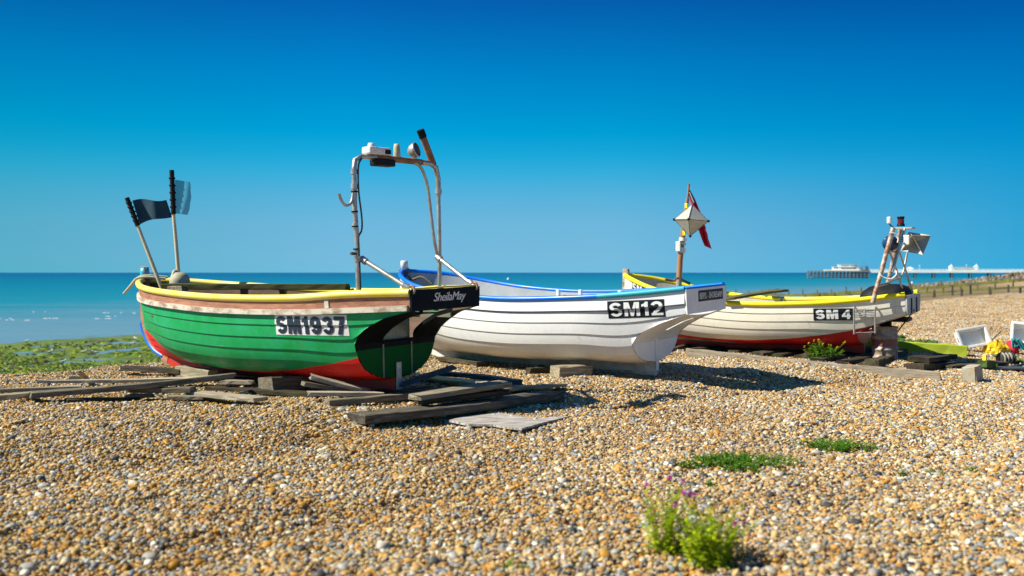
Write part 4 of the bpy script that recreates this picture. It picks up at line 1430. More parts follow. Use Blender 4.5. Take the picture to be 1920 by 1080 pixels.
    dl = MB(); dl.lathe([(.001, .03), (.10, .03), (.135, .015), (.135, -.03), (.001, -.03)], 20, Matrix.Translation(q) @ Euler((R(80), 0, R(30))).to_matrix().to_4x4())
    dl.build('blue_disc', M_simple('blue_disc_plastic', (.01, .07, .20), (.02, .04, .10), 8, .3), gl)
    q = LP(1700, 450, 17.05)
    nl = MB(); nl.box(q, (.10, .08, .17), None, .015); nl.build('navigation_light', m['white_plastic'], gl)
    q = LP(1717, 456, 17.15)
    rf = octa_reflector(.27)
    rf.build('radar_reflector', m['reflector'], gl, M=Matrix.Translation(q) @ Euler((R(35), R(28), R(15))).to_matrix().to_4x4())
    # mast forward, with reflector
    mp = [LP(1272, 550, 20.2), LP(1275, 490, 20.2), LP(1282, 420, 20.2), LP(1289, 372, 20.2)]
    base = mp[0] + (mp[0] - mp[1]).normalized() * .55
    ma = tube_part('mast', m['bamboo_mast'] if 'bamboo_mast' in m else m['rust_mast'], root, [base] + mp, [.062, .060, .056, .050, .034], 12)
    tube_part('mast_tip', m['rust_pole'], ma, [LP(1289, 376, 20.2), LP(1292, 345, 20.2)], .022, 8)
    for (y0, y1, mm, r) in ((446, 452, 'white_plastic', .078), (455, 459, 'steel', .075), (464, 474, 'white_plastic', .084)):
        tube_part('mast_collar', m[mm], ma, [LP(1281.5 - (y0 - 440) * .13, y0, 20.2), LP(1281.5 - (y1 - 440) * .13, y1, 20.2)], r, 14)
    box_part('mast_bracket', m['white_plastic'], ma, LP(1272, 462, 20.15), (.10, .06, .20), bev=.01)
    for (px, py) in ((1287, 386), (1283, 437)):
        box_part('yellow_bracket', m['yellow'], ma, LP(px, py, 20.12), (.06, .05, .10), bev=.008)
    q = LP(1296, 413, 19.95)
    Mx = Matrix.Translation(q) @ Euler((R(2), R(-4), R(14))).to_matrix().to_4x4()
    rr = closed_reflector(.34)
    ro = rr.build('radar_reflector', m['reflector'], ma, M=Mx @ Matrix.Diagonal((1, 1, .93, 1)))
    sm = MB(); s = .34
    V = [Vector(v) for v in ((s, 0, 0), (0, s, 0), (-s, 0, 0), (0, -s, 0), (0, 0, s * .93), (0, 0, -s * .93))]
    for i, j in ((0, 1), (1, 2), (2, 3), (3, 0), (0, 4), (1, 4), (2, 4), (3, 4), (0, 5), (1, 5), (2, 5), (3, 5)):
        sm.tube([V[i], V[j]], .006, 6)
    sm.build('seam', m['iron'], ro, M=Mx)
    for v in V[:4] + V[5:]:
        cp = MB()
        cp.lathe([(.001, .028), (.02, .022), (.03, 0), (.02, -.022), (.001, -.028)], 10, Matrix.Translation(v))
        cp.build('corner_cap', m['black_rubber'], ro, M=Mx)
    return root, H
def mast_mat():
    t = NT('worn_varnished_mast')
    vec = t.coord((1, 1, 1))
    z = t.sep(vec)[2]
    f = t.math('ADD', t.math('MULTIPLY', t.math('SUBTRACT', z, 1.0), 0.9), t.math('MULTIPLY', t.math('SUBTRACT', t.noise(vec, 5, 4), .5), 0.9))
    col = t.ramp(f, [(0.1, (0.30, 0.27, 0.24, 1)), (0.5, (0.42, 0.17, 0.045, 1)), (0.9, (0.26, 0.15, 0.09, 1))])
    t.set(col, 0.55)
    return t.m
MAT['rust_mast'] = mast_mat()

# ------------------------------------------------------------------ timber
def plank_mesh(L, w, t, seed, split=0.0, name='plank'):
    rng = random.Random(seed)
    n = max(6, int(L / 0.14))
    ring8 = [(-.5, -.42), (-.44, -.5), (.44, -.5), (.5, -.42), (.5, .42), (.44, .5), (-.44, .5), (-.5, .42)]
    rows = []
    sag = rng.uniform(-1, 1) * 0.018 * L
    tw = rng.uniform(-.12, .12)
    bow = rng.uniform(-1, 1) * 0.012 * L
    sd_ = rng.uniform(0, 99)
    taper = rng.uniform(-.12, .12)
    for i in range(n + 1):
        f = i / n
        x = (f - .5) * L
        ww = w * (1 + rng.uniform(-.03, .03) + taper * (f - .5)); tt = t * (1 + rng.uniform(-.05, .05))
        by = bow * 4 * (f - f * f) + .012 * noise.noise(Vector((x * 1.7, sd_, 0)))
        wear = .35 * max(0, noise.noise(Vector((x * 2.3, sd_, 4)))) 
        r = []
        for k, (a, b) in enumerate(ring8):
            xx = x
            if i in (0, n): xx += rng.uniform(-.5, .5) * split * (1 if i else -1) + rng.uniform(-.008, .008)
            y, z = a * ww * (1 - (wear * .5 if a > .3 else 0)) + by + rng.uniform(-.004, .004), b * tt * (1 - (wear if b > .3 and a > .2 else 0)) + rng.uniform(-.003, .003) + sag * 4 * (f - f * f) * .5
            ang = tw * (f - .5)
            r.append((xx, y * math.cos(ang) - z * math.sin(ang), y * math.sin(ang) + z * math.cos(ang)))
        rows.append(r)
    mb = MB()
    mb.grid([r + [r[0]] for r in rows], False, flip=True)
    mb.add(rows[0], [tuple(range(8))]); mb.add(rows[-1], [tuple(reversed(range(8)))])
    return mb

def timber(name, label, cat, a, b, w, t, mat, group=None, roll=0.0, seed=None, split=0.04):
    """a piece of timber from point a to point b (centre line)"""
    a, b = Vector(a), Vector(b)
    d = b - a
    if cat in ('plank', 'batten'): t *= .8
    seed = seed if seed is not None else int(abs(a.x * 131 + a.y * 977 + b.x * 37) * 10)
    o = plank_mesh(d.length, w, t, seed, split).build(name, mat)
    x = d.normalized()
    y = Vector((0, 0, 1)).cross(x).normalized()
    z = x.cross(y)
    o.matrix_world = Matrix.Translation((a + b) / 2) @ Matrix((x, y, z)).transposed().to_4x4() @ Matrix.Rotation(R(roll), 4, 'X')
    return tag(o, label, cat, group)

def build_timber():
    m = MAT
    m['plank_tar'] = M_wood('dark_grey_weathered_beam', srgb(168, 158, 140), srgb(104, 97, 86), srgb(40, 37, 34), green=0.1)
    gl = 'loose planks and chocks around the green boat'
    P = lambda n, lb, a, b, w, t, mt, **k: timber(n, lb, 'plank' if 'plank' in n or 'board' in n or 'batten' in n else 'block', a, b, w, t, m[mt], gl, **k)
    P('plank', 'long pale bleached plank lying behind the dark beam left of the green boat', G(72, 715, .10), G(430, 706, .13), .16, .05, 'plank_pale')
    P('plank', 'long dark weathered beam slanting up to rest near the green bow', G(58, 740, .09), G(438, 704, .24), .15, .08, 'plank_tar')
    P('plank', 'grey plank end entering at the left edge in front of the long beam', G(-60, 748, .06), G(60, 741, .06), .14, .10, 'plank')
    P('plank', 'narrow grey plank at the left edge behind the long dark beam', G(-40, 734, .06), G(152, 726, .08), .12, .06, 'plank')
    P('plank', 'short grey plank lying on top of smaller pieces under the long beam', G(240, 731, .13), G(362, 730, .13), .15, .07, 'plank')
    P('plank', 'stubby pale plank end below the short grey plank', G(233, 743, .06), G(287, 741, .06), .12, .06, 'plank')
    P('plank', 'pale grey flat plank pointing toward the camera right of the plank heap', G(362, 737, .07), G(488, 749, .07), .20, .06, 'plank_pale')
    P('plank', 'small grey plank piece against the pale flat plank', G(318, 745, .05), G(384, 745, .05), .14, .06, 'plank')
    P('plank', 'blackened plank half sunk in the shingle below the heap', G(125, 751, .03), G(262, 747, .03), .12, .06, 'plank_dark')
    P('plank', 'mossy plank with a pale end behind the blue stem strip', G(233, 690, .10), G(345, 697, .10), .14, .09, 'plank_dark')
    P('plank', 'broken pale plank stub between the long beam and the keel block', G(420, 716, .12), G(470, 717, .11), .13, .06, 'plank_pale', split=.1)
    P('plank', 'dark cross plank lying under the green bow', G(300, 712, .05), G(560, 716, .05), .18, .07, 'plank_dark')
    P('plank', 'wide grey plank lying flat under the green keel', G(395, 727, .04), G(600, 741, .04), .22, .06, 'plank_dark')
    P('stake', 'small pale stake leaning up out of the shingle by the seaweed', G(148, 699, .18), G(164, 712, .03), .05, .04, 'plank_pale')
    P('batten', 'small flat pale offcut beside the leaning stake', G(130, 708, .05), G(150, 708, .05), .12, .07, 'plank_pale')
    # chocks under the green keel
    P('wooden_chock', 'square timber chock under the green forefoot', G(338, 696, .09), G(400, 705, .09), .15, .16, 'plank')
    P('wooden_chock', 'big square timber block under the middle of the green keel', G(498, 722, .11), G(560, 718, .11), .30, .21, 'plank')
    P('wooden_chock', 'low dark block on the shingle right of the big keel block', G(525, 738, .04), G(580, 737, .04), .14, .06, 'plank')
    # middle heap
    P('batten', 'upper pale batten leaning against the red bottom of the green boat', G(582, 706, .27), G(690, 733, .12), .09, .065, 'plank_pale', roll=10)
    P('batten', 'lower mossy batten leaning under the pale one', G(569, 719, .20), G(672, 735, .08), .10, .065, 'plank')
    P('batten', 'pale board with shadow stripes lying under the green heel', G(578, 738, .10), G(718, 739, .10), .13, .06, 'plank_pale')
    P('plank', 'grey plank on the shingle in front of the green heel', G(614, 755, .05), G(790, 741, .05), .13, .09, 'plank')
    P('plank', 'heavy blackened sleeper lying nearest the camera with a pale top', G(668, 784, .07), G(1036, 741, .06), .34, .12, 'plank_tar', split=.1)
    P('plank', 'mossy thick board on top of the stacked sleepers', G(776, 745, .23), G(948, 719, .24), .26, .075, 'plank')
    P('plank', 'brown block under the mossy board on the heavy sleeper', G(786, 753, .155), G(944, 733, .16), .24, .075, 'plank_dark')
    P('plank', 'blue grey board propped up behind the heel of the green boat', G(752, 722, .15), G(852, 688, .30), .18, .05, 'plank_blue')
    P('plank', 'pale green painted plank lying between the green and the white boat', G(790, 706, .07), G(936, 722, .07), .30, .05, 'plank_green')
    P('plank', 'blue grey board behind the pale green plank', G(820, 700, .07), G(972, 717, .07), .15, .08, 'plank_blue')
    P('plank', 'thin pale plank reaching out over the shingle right of the stack', G(860, 739, .09), G(1056, 722, .06), .17, .05, 'plank')
    P('plank', 'dark wide plank buried under the stacked sleepers', G(740, 736, .05), G(930, 728, .05), .30, .09, 'plank_dark')
    P('wooden_chock', 'small pale offcut resting on the pale green plank', G(893, 722, .15), G(915, 720, .15), .10, .07, 'plank_pale')
    P('plank', 'dark plank under the heel of the green boat', G(640, 742, .05), G(800, 728, .05), .25, .08, 'plank_dark')
    # the weathered sheet of ply lying flat
    t = NT('peeling_plywood')
    n1 = t.noise(t.coord((1.2, 14, 3)), 2.4, 8, 0.75, 0.5)
    col = t.ramp(n1, [(0.38, (0.12, 0.07, 0.045, 1)), (0.48, (0.33, 0.29, 0.26, 1)), (0.60, (0.56, 0.54, 0.52, 1))])
    t.set(col, 0.85, 0, 0.2); t.bump(n1, 0.8, 0.01)
    cs = [G(842, 793, .03), G(868, 783, .03), G(935, 771, .035), G(985, 778, .035), G(1066, 780, .03), G(1030, 790, .03), G(978, 809, .03), G(950, 805, .03), G(925, 799, .03), G(880, 799, .03)]
    c = sum(cs, Vector()) / len(cs)
    x = (cs[4] - cs[0]); x.z = 0; x.normalize(); y = Vector((-x.y, x.x, 0))
    mb = MB()
    ln = [(((p - c).dot(x)), ((p - c).dot(y))) for p in cs]
    n = len(ln)
    for z, rev in ((.011, True), (-.011, False)):
        f = list(range(n)); f = f if rev is False else f[::-1]
        mb.add([(a, b, z) for a, b in ln], [tuple(f)])
    for k in range(n):
        (a, b), (a2, b2) = ln[k], ln[(k + 1) % n]
        mb.add([(a, b, .011), (a2, b2, .011), (a2, b2, -.011), (a, b, -.011)], [(0, 1, 2, 3)])
    o = mb.build('plywood_sheet', t.m)
    bm = bmesh.new(); bm.from_mesh(o.data); bmesh.ops.recalc_face_normals(bm, faces=bm.faces); bm.to_mesh(o.data); bm.free()
    o.matrix_world = Matrix.Translation(c) @ Matrix((x, y, Vector((0, 0, 1)))).transposed().to_4x4()
    tag(o, 'peeling weathered plywood sheet lying flat on the shingle', 'board', gl)
    # white boat chocks
    g2 = 'timber under the white boat'
    timber('wooden_chock', 'square timber block under the middle of the white keel', 'block', G(1040, 697, .09), G(1100, 694, .09), .28, .17, m['plank'], g2)
    timber('wooden_chock', 'low dark chock left of the block under the white boat', 'block', G(990, 695, .05), G(1030, 694, .05), .16, .08, m['plank_dark'], g2)
    timber('wooden_chock', 'timber pad under the heel of the white boat', 'block', G(1160, 703, .02), G(1222, 708, .02), .22, .07, m['plank'], g2)
    timber('plank', 'dark plank under the white bow behind the green boat', 'plank', G(830, 672, .06), G(905, 682, .06), .20, .08, m['plank_dark'], g2)
    # cream boat runway
    g3 = 'sleepers of the runway under the cream boat'
    timber('beam', 'long grey beam along the front edge of the runway of the cream boat', 'beam', G(1288, 661, .07), G(1763, 707, .06), .10, .16, m['plank_pale'])
    sl = [(1255, 653, 1330, 640), (1300, 657, 1345, 650), (1342, 655, 1400, 648), (1385, 660, 1440, 650), (1430, 664, 1480, 655), (1470, 667, 1530, 656), (1512, 669, 1570, 658), (1540, 675, 1600, 662), (1588, 679, 1650, 664), (1630, 684, 1660, 672)]
    for k, (x0, y0, x1, y1) in enumerate(sl):
        a, b = G(x0, y0, .03), G(x1, y1, .03)
        d = (b - a).normalized()
        timber('sleeper', 'dark wooden sleeper lying crosswise under the cream boat', 'sleeper', a - d * .25, b + d * 1.1, .22, .10, m['plank_dark'], g3, seed=k)
    timber('plank', 'dark board on edge between the white and the cream boat', 'plank', G(1232, 662, .07), G(1310, 643, .07), .12, .10, m['plank_dark'])
    # stacked blocks by the keg
    g4 = 'dark timber stacked right of the keg'
    timber('wooden_block', 'upper mossy timber of the small stack right of the keg', 'block', G(1722, 674, .17), G(1775, 668, .17), .36, .085, m['plank_dark'], g4)
    timber('wooden_block', 'lower mossy timber of the small stack right of the keg', 'block', G(1714, 687, .07), G(1772, 681, .07), .36, .10, m['plank_dark'], g4)
    timber('board', 'dark flat board lying in the shade behind the concrete block', 'board', G(1768, 687, .05), G(1872, 679, .05), .35, .04, m['plank_dark'], g4)
    timber('board', 'slate blue board lying flat at the right edge', 'board', G(1832, 690, .025), G(1960, 690, .025), .42, .03, m['tar_board'])
    timber('wooden_block', 'dark stub at the right end of the runway', 'block', G(1634, 683, .08), G(1650, 680, .08), .22, .16, m['plank_dark'], g4)

# ------------------------------------------------------------------ things in and around the boats
def cloth(pts_fn, nu, nv, th=0.003):
    mb = MB()
    P = [[Vector(pts_fn(i / nu, j / nv)) for i in range(nu + 1)] for j in range(nv + 1)]
    mb.grid(P, True)
    return mb

def build_extras():
    m = MAT
    # planks across the gunwales
    timber('plank', 'dark green plank laid across the gunwales of the green boat', 'plank', W(308, 537, 14.35), W(652, 538, 14.0), .15, .105, m['plank_moss'])
    timber('plank_block', 'grey wooden block under the plank end on the green gunwale', 'block', W(318, 541, 14.3), W(345, 541, 14.2), .10, .07, m['plank'])
    timber('plank', 'short mossy plank laid across the gunwales of the cream boat', 'plank', W(1366, 560, 18.2), W(1467, 544, 20.1), .24, .06, m['plank_moss2'])
    # dan buoys standing in the green bow
    def dan(label, base, top, sleeve, flag_fn, flag_mat, fl):
        t = thing('marker_flag', label, 'marker buoy', base, group='flag poles in the green bow')
        L = lambda p: Vector(p) - Vector(base)
        b, e, sv = L(base), L(top), L(sleeve)
        tube_part('pole', m['bamboo'], t, [b - (e - b).normalized() * .45, b + (sv - b) * .5, sv], [.030, .027, .024], 10)
        tube_part('sleeve', m['black_rubber'], t, [sv - (e - b).normalized() * .03, e], .034, 10)
        mb = cloth(lambda u, v: L(flag_fn(u, v)), 18, 12)
        mb.build('flag', flag_mat, t)
        kn = MB()
        for k in range(5):
            p = sv + (e - sv) * (0.12 + k * .17)
            kn.tube([p + Vector((.036 * math.cos(a), .036 * math.sin(a), .012 * math.sin(a * 2))) for a in np.arange(0, 6.5, .5)], .012, 6)
        kn.build('lashing', m['black_rubber'], t)
        return t
    d1 = 15.0
    def f1(u, v):
        tl, tr, br, bl = (248, 376), (312, 374), (323, 407), (262, 421)
        x = (tl[0] * (1 - u) + tr[0] * u) * (1 - v) + (bl[0] * (1 - u) + br[0] * u) * v
        y = (tl[1] * (1 - u) + tr[1] * u) * (1 - v) + (bl[1] * (1 - u) + br[1] * u) * v
        y += -2.5 * math.sin(u * 6.0) * (1 - .4 * v) - 3 * v * math.sin(u * 3.14)
        return W(x, y, d1 + .05 * math.sin(u * 7 + v) + .15 * u)
    dan('leaning bamboo flag pole with dark navy flag in the green bow', W(298, 527, d1), W(238, 371, d1), W(257, 420, d1), f1, m['flag_navy'], None)
    tb = NT('thin_blue_net_cloth')
    tb.set((0.01, 0.17, 0.30), 0.7)
    tp = tb.n('ShaderNodeBsdfTransparent'); mx = tb.n('ShaderNodeMixShader'); mx.inputs[0].default_value = 0.25
    tb.l(tb.b.outputs[0], mx.inputs[1]); tb.l(tp.outputs[0], mx.inputs[2]); tb.l(mx.outputs[0], tb.t.nodes['Material Output'].inputs['Surface'])
    d2 = 14.7
    def f2(u, v):
        tl, tr, br, bl = (328, 337), (356, 341), (352, 403), (328, 400)
        x = (tl[0] * (1 - u) + tr[0] * u) * (1 - v) + (bl[0] * (1 - u) + br[0] * u) * v
        y = (tl[1] * (1 - u) + tr[1] * u) * (1 - v) + (bl[1] * (1 - u) + br[1] * u) * v
        x += u * (4 * math.sin(v * 3.14) + .6 * math.sin(v * 17))
        return W(x, y, d2 + .03 * math.sin(u * 5 + v * 2))
    t = dan('upright bamboo flag pole with thin see-through blue flag in the green bow', W(335, 512, d2), W(322, 319, d2), W(325, 398, d2), f2, tb.m, None)
    o = Vector(W(335, 512, d2))
    fb = MB()
    fb.lathe([(.001, .10), (.07, .095), (.125, .05), (.145, -.02), (.145, -.12), (.11, -.20), (.001, -.21)], 20, Matrix.Translation(W(337, 523, d2 - .02) - o))
    f = fb.build('float', m['float'], t)
    mb = MB()
    mb.tube([W(326, 523, d2 - .02) - o + Vector((.03 * math.sin(a * .5), -.06 * math.cos(a), .115 * math.sin(a))) for a in np.arange(0, 6.4, .3)], .028, 8)
    mb.build('strap', m['rope_pale'], f)
    # ensign hanging behind the reflector on the cream boat's mast
    t = thing('ensign_flag', 'limp red ensign hanging behind the radar reflector on the mast', 'flag', W(1292, 355, 20.3))
    o = t.location.copy()
    def e1(u, v):
        xl = 1290 + 16 * v + 14 * v * v; w = 3 + 14 * min(1, v * 2.2) - 3 * max(0, v - .6)
        y = 355 + 106 * v
        return W(xl + w * u + 1.5 * math.sin(v * 9) * u - 3 * (v > .7) * (u - .3), y + 6 * u * (v > .8), 20.30 + .05 * math.sin(u * 9 + v * 5)) - o
    cloth(e1, 12, 28).build('fly', m['red_cloth'], t)
    def e2(u, v):
        xl = 1290.5 + 7 * v; w = 3 + 5 * v
        return W(xl + w * u, 357 + 24 * v, 20.20 + .03 * math.sin(u * 9 + v * 5)) - o
    cloth(e2, 6, 8).build('canton', m['navy_cloth'], t)
    def e3(u, v):
        return W(1291.5 + 6 * v + 2.2 * u + 2 * v, 360 + 20 * v, 20.17) - o
    cloth(e3, 2, 6).build('canton_stripe', m['letter_white'], t)
    # keg
    b = G(1659, 673, 0.0)
    k = thing('beer_keg', 'rusty steel keg with faded red band standing under the cream stern', 'keg', b)
    r, h = .222, .575
    kb = MB()
    kb.lathe([(.001, .03), (.19, .03), (.205, .0), (r, .01), (r, .05), (r - .012, .06), (r - .012, .15), (r + .006, .165), (r + .006, .185), (r - .012, .20), (r - .012, .37), (r + .006, .385), (r + .006, .405), (r - .012, .42), (r - .012, h - .05), (r, h - .04), (r, h), (r - .02, h), (r - .03, h - .04), (.001, h - .035)], 36)
    kb.build('shell', m['keg'], k)
    rb = MB(); rb.lathe([(r - .0095, .23), (r - .0095, .345)], 36); rb.build('band', m['keg_red'], k)
    # lime beam behind
    a, b = G(1600, 661, 0) + Vector((0, .60, .13)), G(1836, 681, 0) + Vector((.1, .70, .15))
    t = timber('painted_beam', 'lime green beam with mossy top lying behind the keg', 'beam', a, b, .25, .24, m['lime'])
    mo = MB()
    L = (b - a).length
    rng = random.Random(8)
    for i in range(90):
        x = rng.uniform(-L / 2, L * .25); y = rng.uniform(-.02, .13)
        mo.lathe([(.001, .045 * rng.uniform(.5, 1.4)), (.035, .02), (.05, -.01)], 6, Matrix.Translation((x, y, .122)), smooth=False)
    mo.build('moss', m['algae_top'], t)
    t = timber('machine_part', 'yellow ended machine part at the end of the lime beam', 'machine part', G(1842, 682, .11), G(1862, 684, .09), .16, .11, m['algae_top'])
    for c, s in (((.13, 0, -.02), (.06, .17, .09)), ((-.14, -.02, .09), (.04, .06, .13))):
        box_part('yellow_end', m['yellow'], t, c, s, bev=.01)
    # fish crates
    def crate(label, loc, eul, sx, sy, sz, mat):
        t = thing('fish_crate', label, 'crate', loc, rot=eul, group='white plastic crates on the shingle')
        mb = MB()
        th = .022
        mb.box((0, 0, th / 2), (sx, sy, th), None, .006)
        for sgn in (1, -1):
            mb.box((0, sgn * (sy / 2 - th / 2), sz / 2 + .01), (sx, th, sz - .02), None, .006)
            mb.box((sgn * (sx / 2 - th / 2), 0, sz / 2 + .01), (th, sy - 2 * th - .004, sz - .02), None, .006)
        mb.build('tray', mat, t)
        rm = MB()
        for sgn in (1, -1):
            rm.box((0, sgn * (sy / 2 + .012), sz - .01), (sx + .06, .045, .03), None, .008)
            rm.box((sgn * (sx / 2 + .012), 0, sz - .01), (.045, sy - .024, .03), None, .008)
        rm.build('rim', mat, t)
        for sgn in (1, -1):
            hb = MB(); hb.box((sgn * (sx / 2 + .002), 0, sz * .62), (.03, sy * .30, .03)); hb.build('grip', m['glass_dark'], t)
        return t
    crate('tipped white fish crate showing its tray behind the lime beam', G(1826, 660, .0) + Vector((0, .15, .24)), Euler((R(68), R(-9), R(8))), .58, .34, .15, m['crate'])
    crate('white plastic crate on its side cut by the right edge', G(1925, 655, .0) + Vector((0.0, .1, .20)), Euler((R(62), R(6), R(-22))), .50, .40, .30, m['crate'])
    # oilskin heap
    c = G(1864, 664, .0)
    mb = MB(); rng = random.Random(4)
    rows = []
    prof = [(1.0, 0.0), (1.02, .05), (.98, .10), (.90, .15), (.80, .19), (.66, .22), (.50, .25), (.34, .265), (.18, .27), (.01, .272)]
    for (s, z) in prof:
        r = []
        for i in range(29):
            a = 2 * math.pi * i / 28
            k = 1 + .16 * math.sin(3 * a + 1 + z * 6) + .07 * math.sin(7 * a + z * 9)
            r.append(Vector((.25 * s * k * math.cos(a) + .30 * z, .20 * s * k * math.sin(a), z * .85 * (1 + .15 * math.sin(2 * a)))))
        rows.append(r)
    rows = [[q + Vector((noise.noise(q * 9), noise.noise(q * 9 + Vector((5, 0, 0))), noise.noise(q * 9 + Vector((0, 7, 0))))) * .055 + noise.noise_vector(q * 22) * .018 for q in r[:-1]] for r in rows]
    rows = [r + [r[0]] for r in rows]
    mb.grid(rows, False)
    o = mb.build('oilskin', m['yellow_cloth']); o.location = c
    tag(o, 'crumpled yellow oilskin heaped beside the white crate', 'oilskin')
    rows = []
    mb = MB()
    for (s, z) in prof:
        rows.append([Vector((.12 * s * (1 + .2 * math.sin(3 * i)) * math.cos(i * .4488), .12 * s * math.sin(i * .4488), z * 1.0)) for i in range(15)])
    mb.grid(rows, True)
    o = mb.build('red_cloth', m['red_cloth']); o.location = G(1896, 664, 0)
    tag(o, 'bundle of red cloth between the yellow oilskin and the teal rope', 'cloth')
    rng = random.Random(14)
    pts = [Vector((rng.uniform(-.13, .13), rng.uniform(-.1, .1), .05 + .26 * abs(math.sin(i * 1.3)))) for i in range(26)]
    o = MB().tube(spline(pts, 240), .014, 6).build('rope_coil', m['rope_teal']); o.location = G(1907, 665, 0)
    tag(o, 'tangled teal rope heap at the right edge below the crate', 'rope')
    o = MB().tube([(0, 0, 0), (.22, .0, .21)], .013, 8).build('iron_rod', m['iron']); o.location = G(1857, 640, .02)
    tag(o, 'thin dark rod sticking up out of the shingle behind the oilskin', 'rod')
    # concrete block
    mb = MB(); rng = random.Random(2)
    bm = bmesh.new(); bmesh.ops.create_cube(bm, size=1)
    for v in bm.verts: v.co = Vector((v.co.x * .20, v.co.y * .34, v.co.z * .25))
    bmesh.ops.bevel(bm, geom=list(bm.edges), offset=.012, segments=2, affect='EDGES'); bmesh.ops.subdivide_edges(bm, edges=list(bm.edges), cuts=2)
    for v in bm.verts: v.co += Vector((rng.uniform(-1, 1), rng.uniform(-1, 1), rng.uniform(-1, 1))) * .005
    me = bpy.data.meshes.new('concrete_block'); bm.to_mesh(me); bm.free(); me.materials.append(m['concrete'])
    o = bpy.data.objects.new('concrete_block', me); C.objects.link(o)
    o.location = G(1826, 716, 0) + Vector((0, .05, .115)); o.rotation_euler = (R(4), R(-3), R(-42))
    tag(o, 'square concrete block with a rust stain on the open shingle', 'block')
    # scrap casting
    o = thing('iron_casting', 'dark ribbed iron casting lying behind the slate board', 'scrap iron', G(1886, 683, 0), rz=R(15))
    mb = MB()
    mb.tube([(-.13, 0, .1), (.13, 0, .1)], .095, 14); mb.build('drum', m['iron'], o)
    for x in (-.11, -.04, .03, .10):
        f = MB(); f.tube([(x, 0, .1), (x + .025, 0, .1)], .115, 14); f.build('flange', m['iron'] if x > .05 else m['concrete'], o)
    # mooring buoys and markers out on the water
    for (px, py, d, r, mt, lb) in ((953, 523.5, 640, .8, 'white', 'small white mooring buoy far out beyond the white boat'), (1710, 525, 420, .45, 'white', 'tiny white buoy off the groynes'), (1732, 527.5, 300, .55, 'red_cloth', 'small red buoy afloat off the groynes')):
        p = W(px, py, d); p.z = SEA
        mb = MB(); mb.lathe([(.001, 1.5 * r), (r * .4, 1.3 * r), (r * .9, .7 * r), (r, .2 * r), (r * .8, -.3 * r), (.001, -.5 * r)], 14)
        o = mb.build('mooring_buoy', m[mt]); o.location = p
        tag(o, lb, 'buoy', 'buoys afloat')
MAT['plank_moss'] = M_wood('dark_olive_plank', srgb(128, 124, 74), srgb(88, 88, 48), srgb(44, 46, 30), green=0.5)
MAT['plank_moss2'] = M_wood('olive_plank', srgb(150, 138, 90), srgb(104, 98, 58), srgb(50, 50, 32), green=0.5)

# ------------------------------------------------------------------ plants
def leafy(mb, cols, rng, base, height, lean, leafL, leafW, n, tone=(1, 1, 1), droop=.3):
    top = base + Vector((lean[0], lean[1], height))
    mid = base + Vector((lean[0] * .35, lean[1] * .35, height * .55))
    pts = spline([base, mid, top], 6)
    k0 = len(mb.v)
    mb.tube(pts, [.004, .0038, .0035, .003, .0025, .002], 5, cap=False)
    cols += [(0.8 * tone[0], 0.8 * tone[1], .7 * tone[2], 1)] * (len(mb.v) - k0)
    for i in range(n):
        f = (i + rng.random()) / n
        p = pts[0].lerp(pts[0], 0)
        q = f * 5; j = min(4, int(q)); p = pts[j].lerp(pts[j + 1], q - j)
        a = rng.uniform(0, 6.283)
        l = leafL * (1 - .55 * f) * rng.uniform(.7, 1.25)
        d = Vector((math.cos(a), math.sin(a), rng.uniform(.1, .8) - droop * (1 - f))).normalized()
        s = d.cross(Vector((0, 0, 1))).normalized() * leafW * rng.uniform(.7, 1.2)
        k0 = len(mb.v)
        mb.add([p, p + d * l * .45 + s + Vector((0, 0, .004)), p + d * l + Vector((0, 0, -.25 * l * droop)), p + d * l * .45 - s + Vector((0, 0, .004))], [(0, 1, 2, 3)], True)
        b = rng.uniform(.55, 1.35)
        c = (b * tone[0] * rng.uniform(.85, 1.25), b * tone[1], b * tone[2] * rng.uniform(.6, 1.1), 1)
        cols += [c] * 4
    return top

def blossom(mb, cols, rng, c, r, n=14):
    for i in range(n):
        d = Vector((rng.gauss(0, 1), rng.gauss(0, 1), rng.gauss(.4, 1))).normalized()
        s = d.cross(Vector((.3, .1, 1))).normalized() * r * .5
        k = len(mb.v)
        mb.add([c, c + d * r * .6 + s, c + d * r, c + d * r * .6 - s], [(0, 1, 2, 3)])
        b = rng.uniform(.7, 1.4)
        cols += [(b, b, b, 1)] * 4

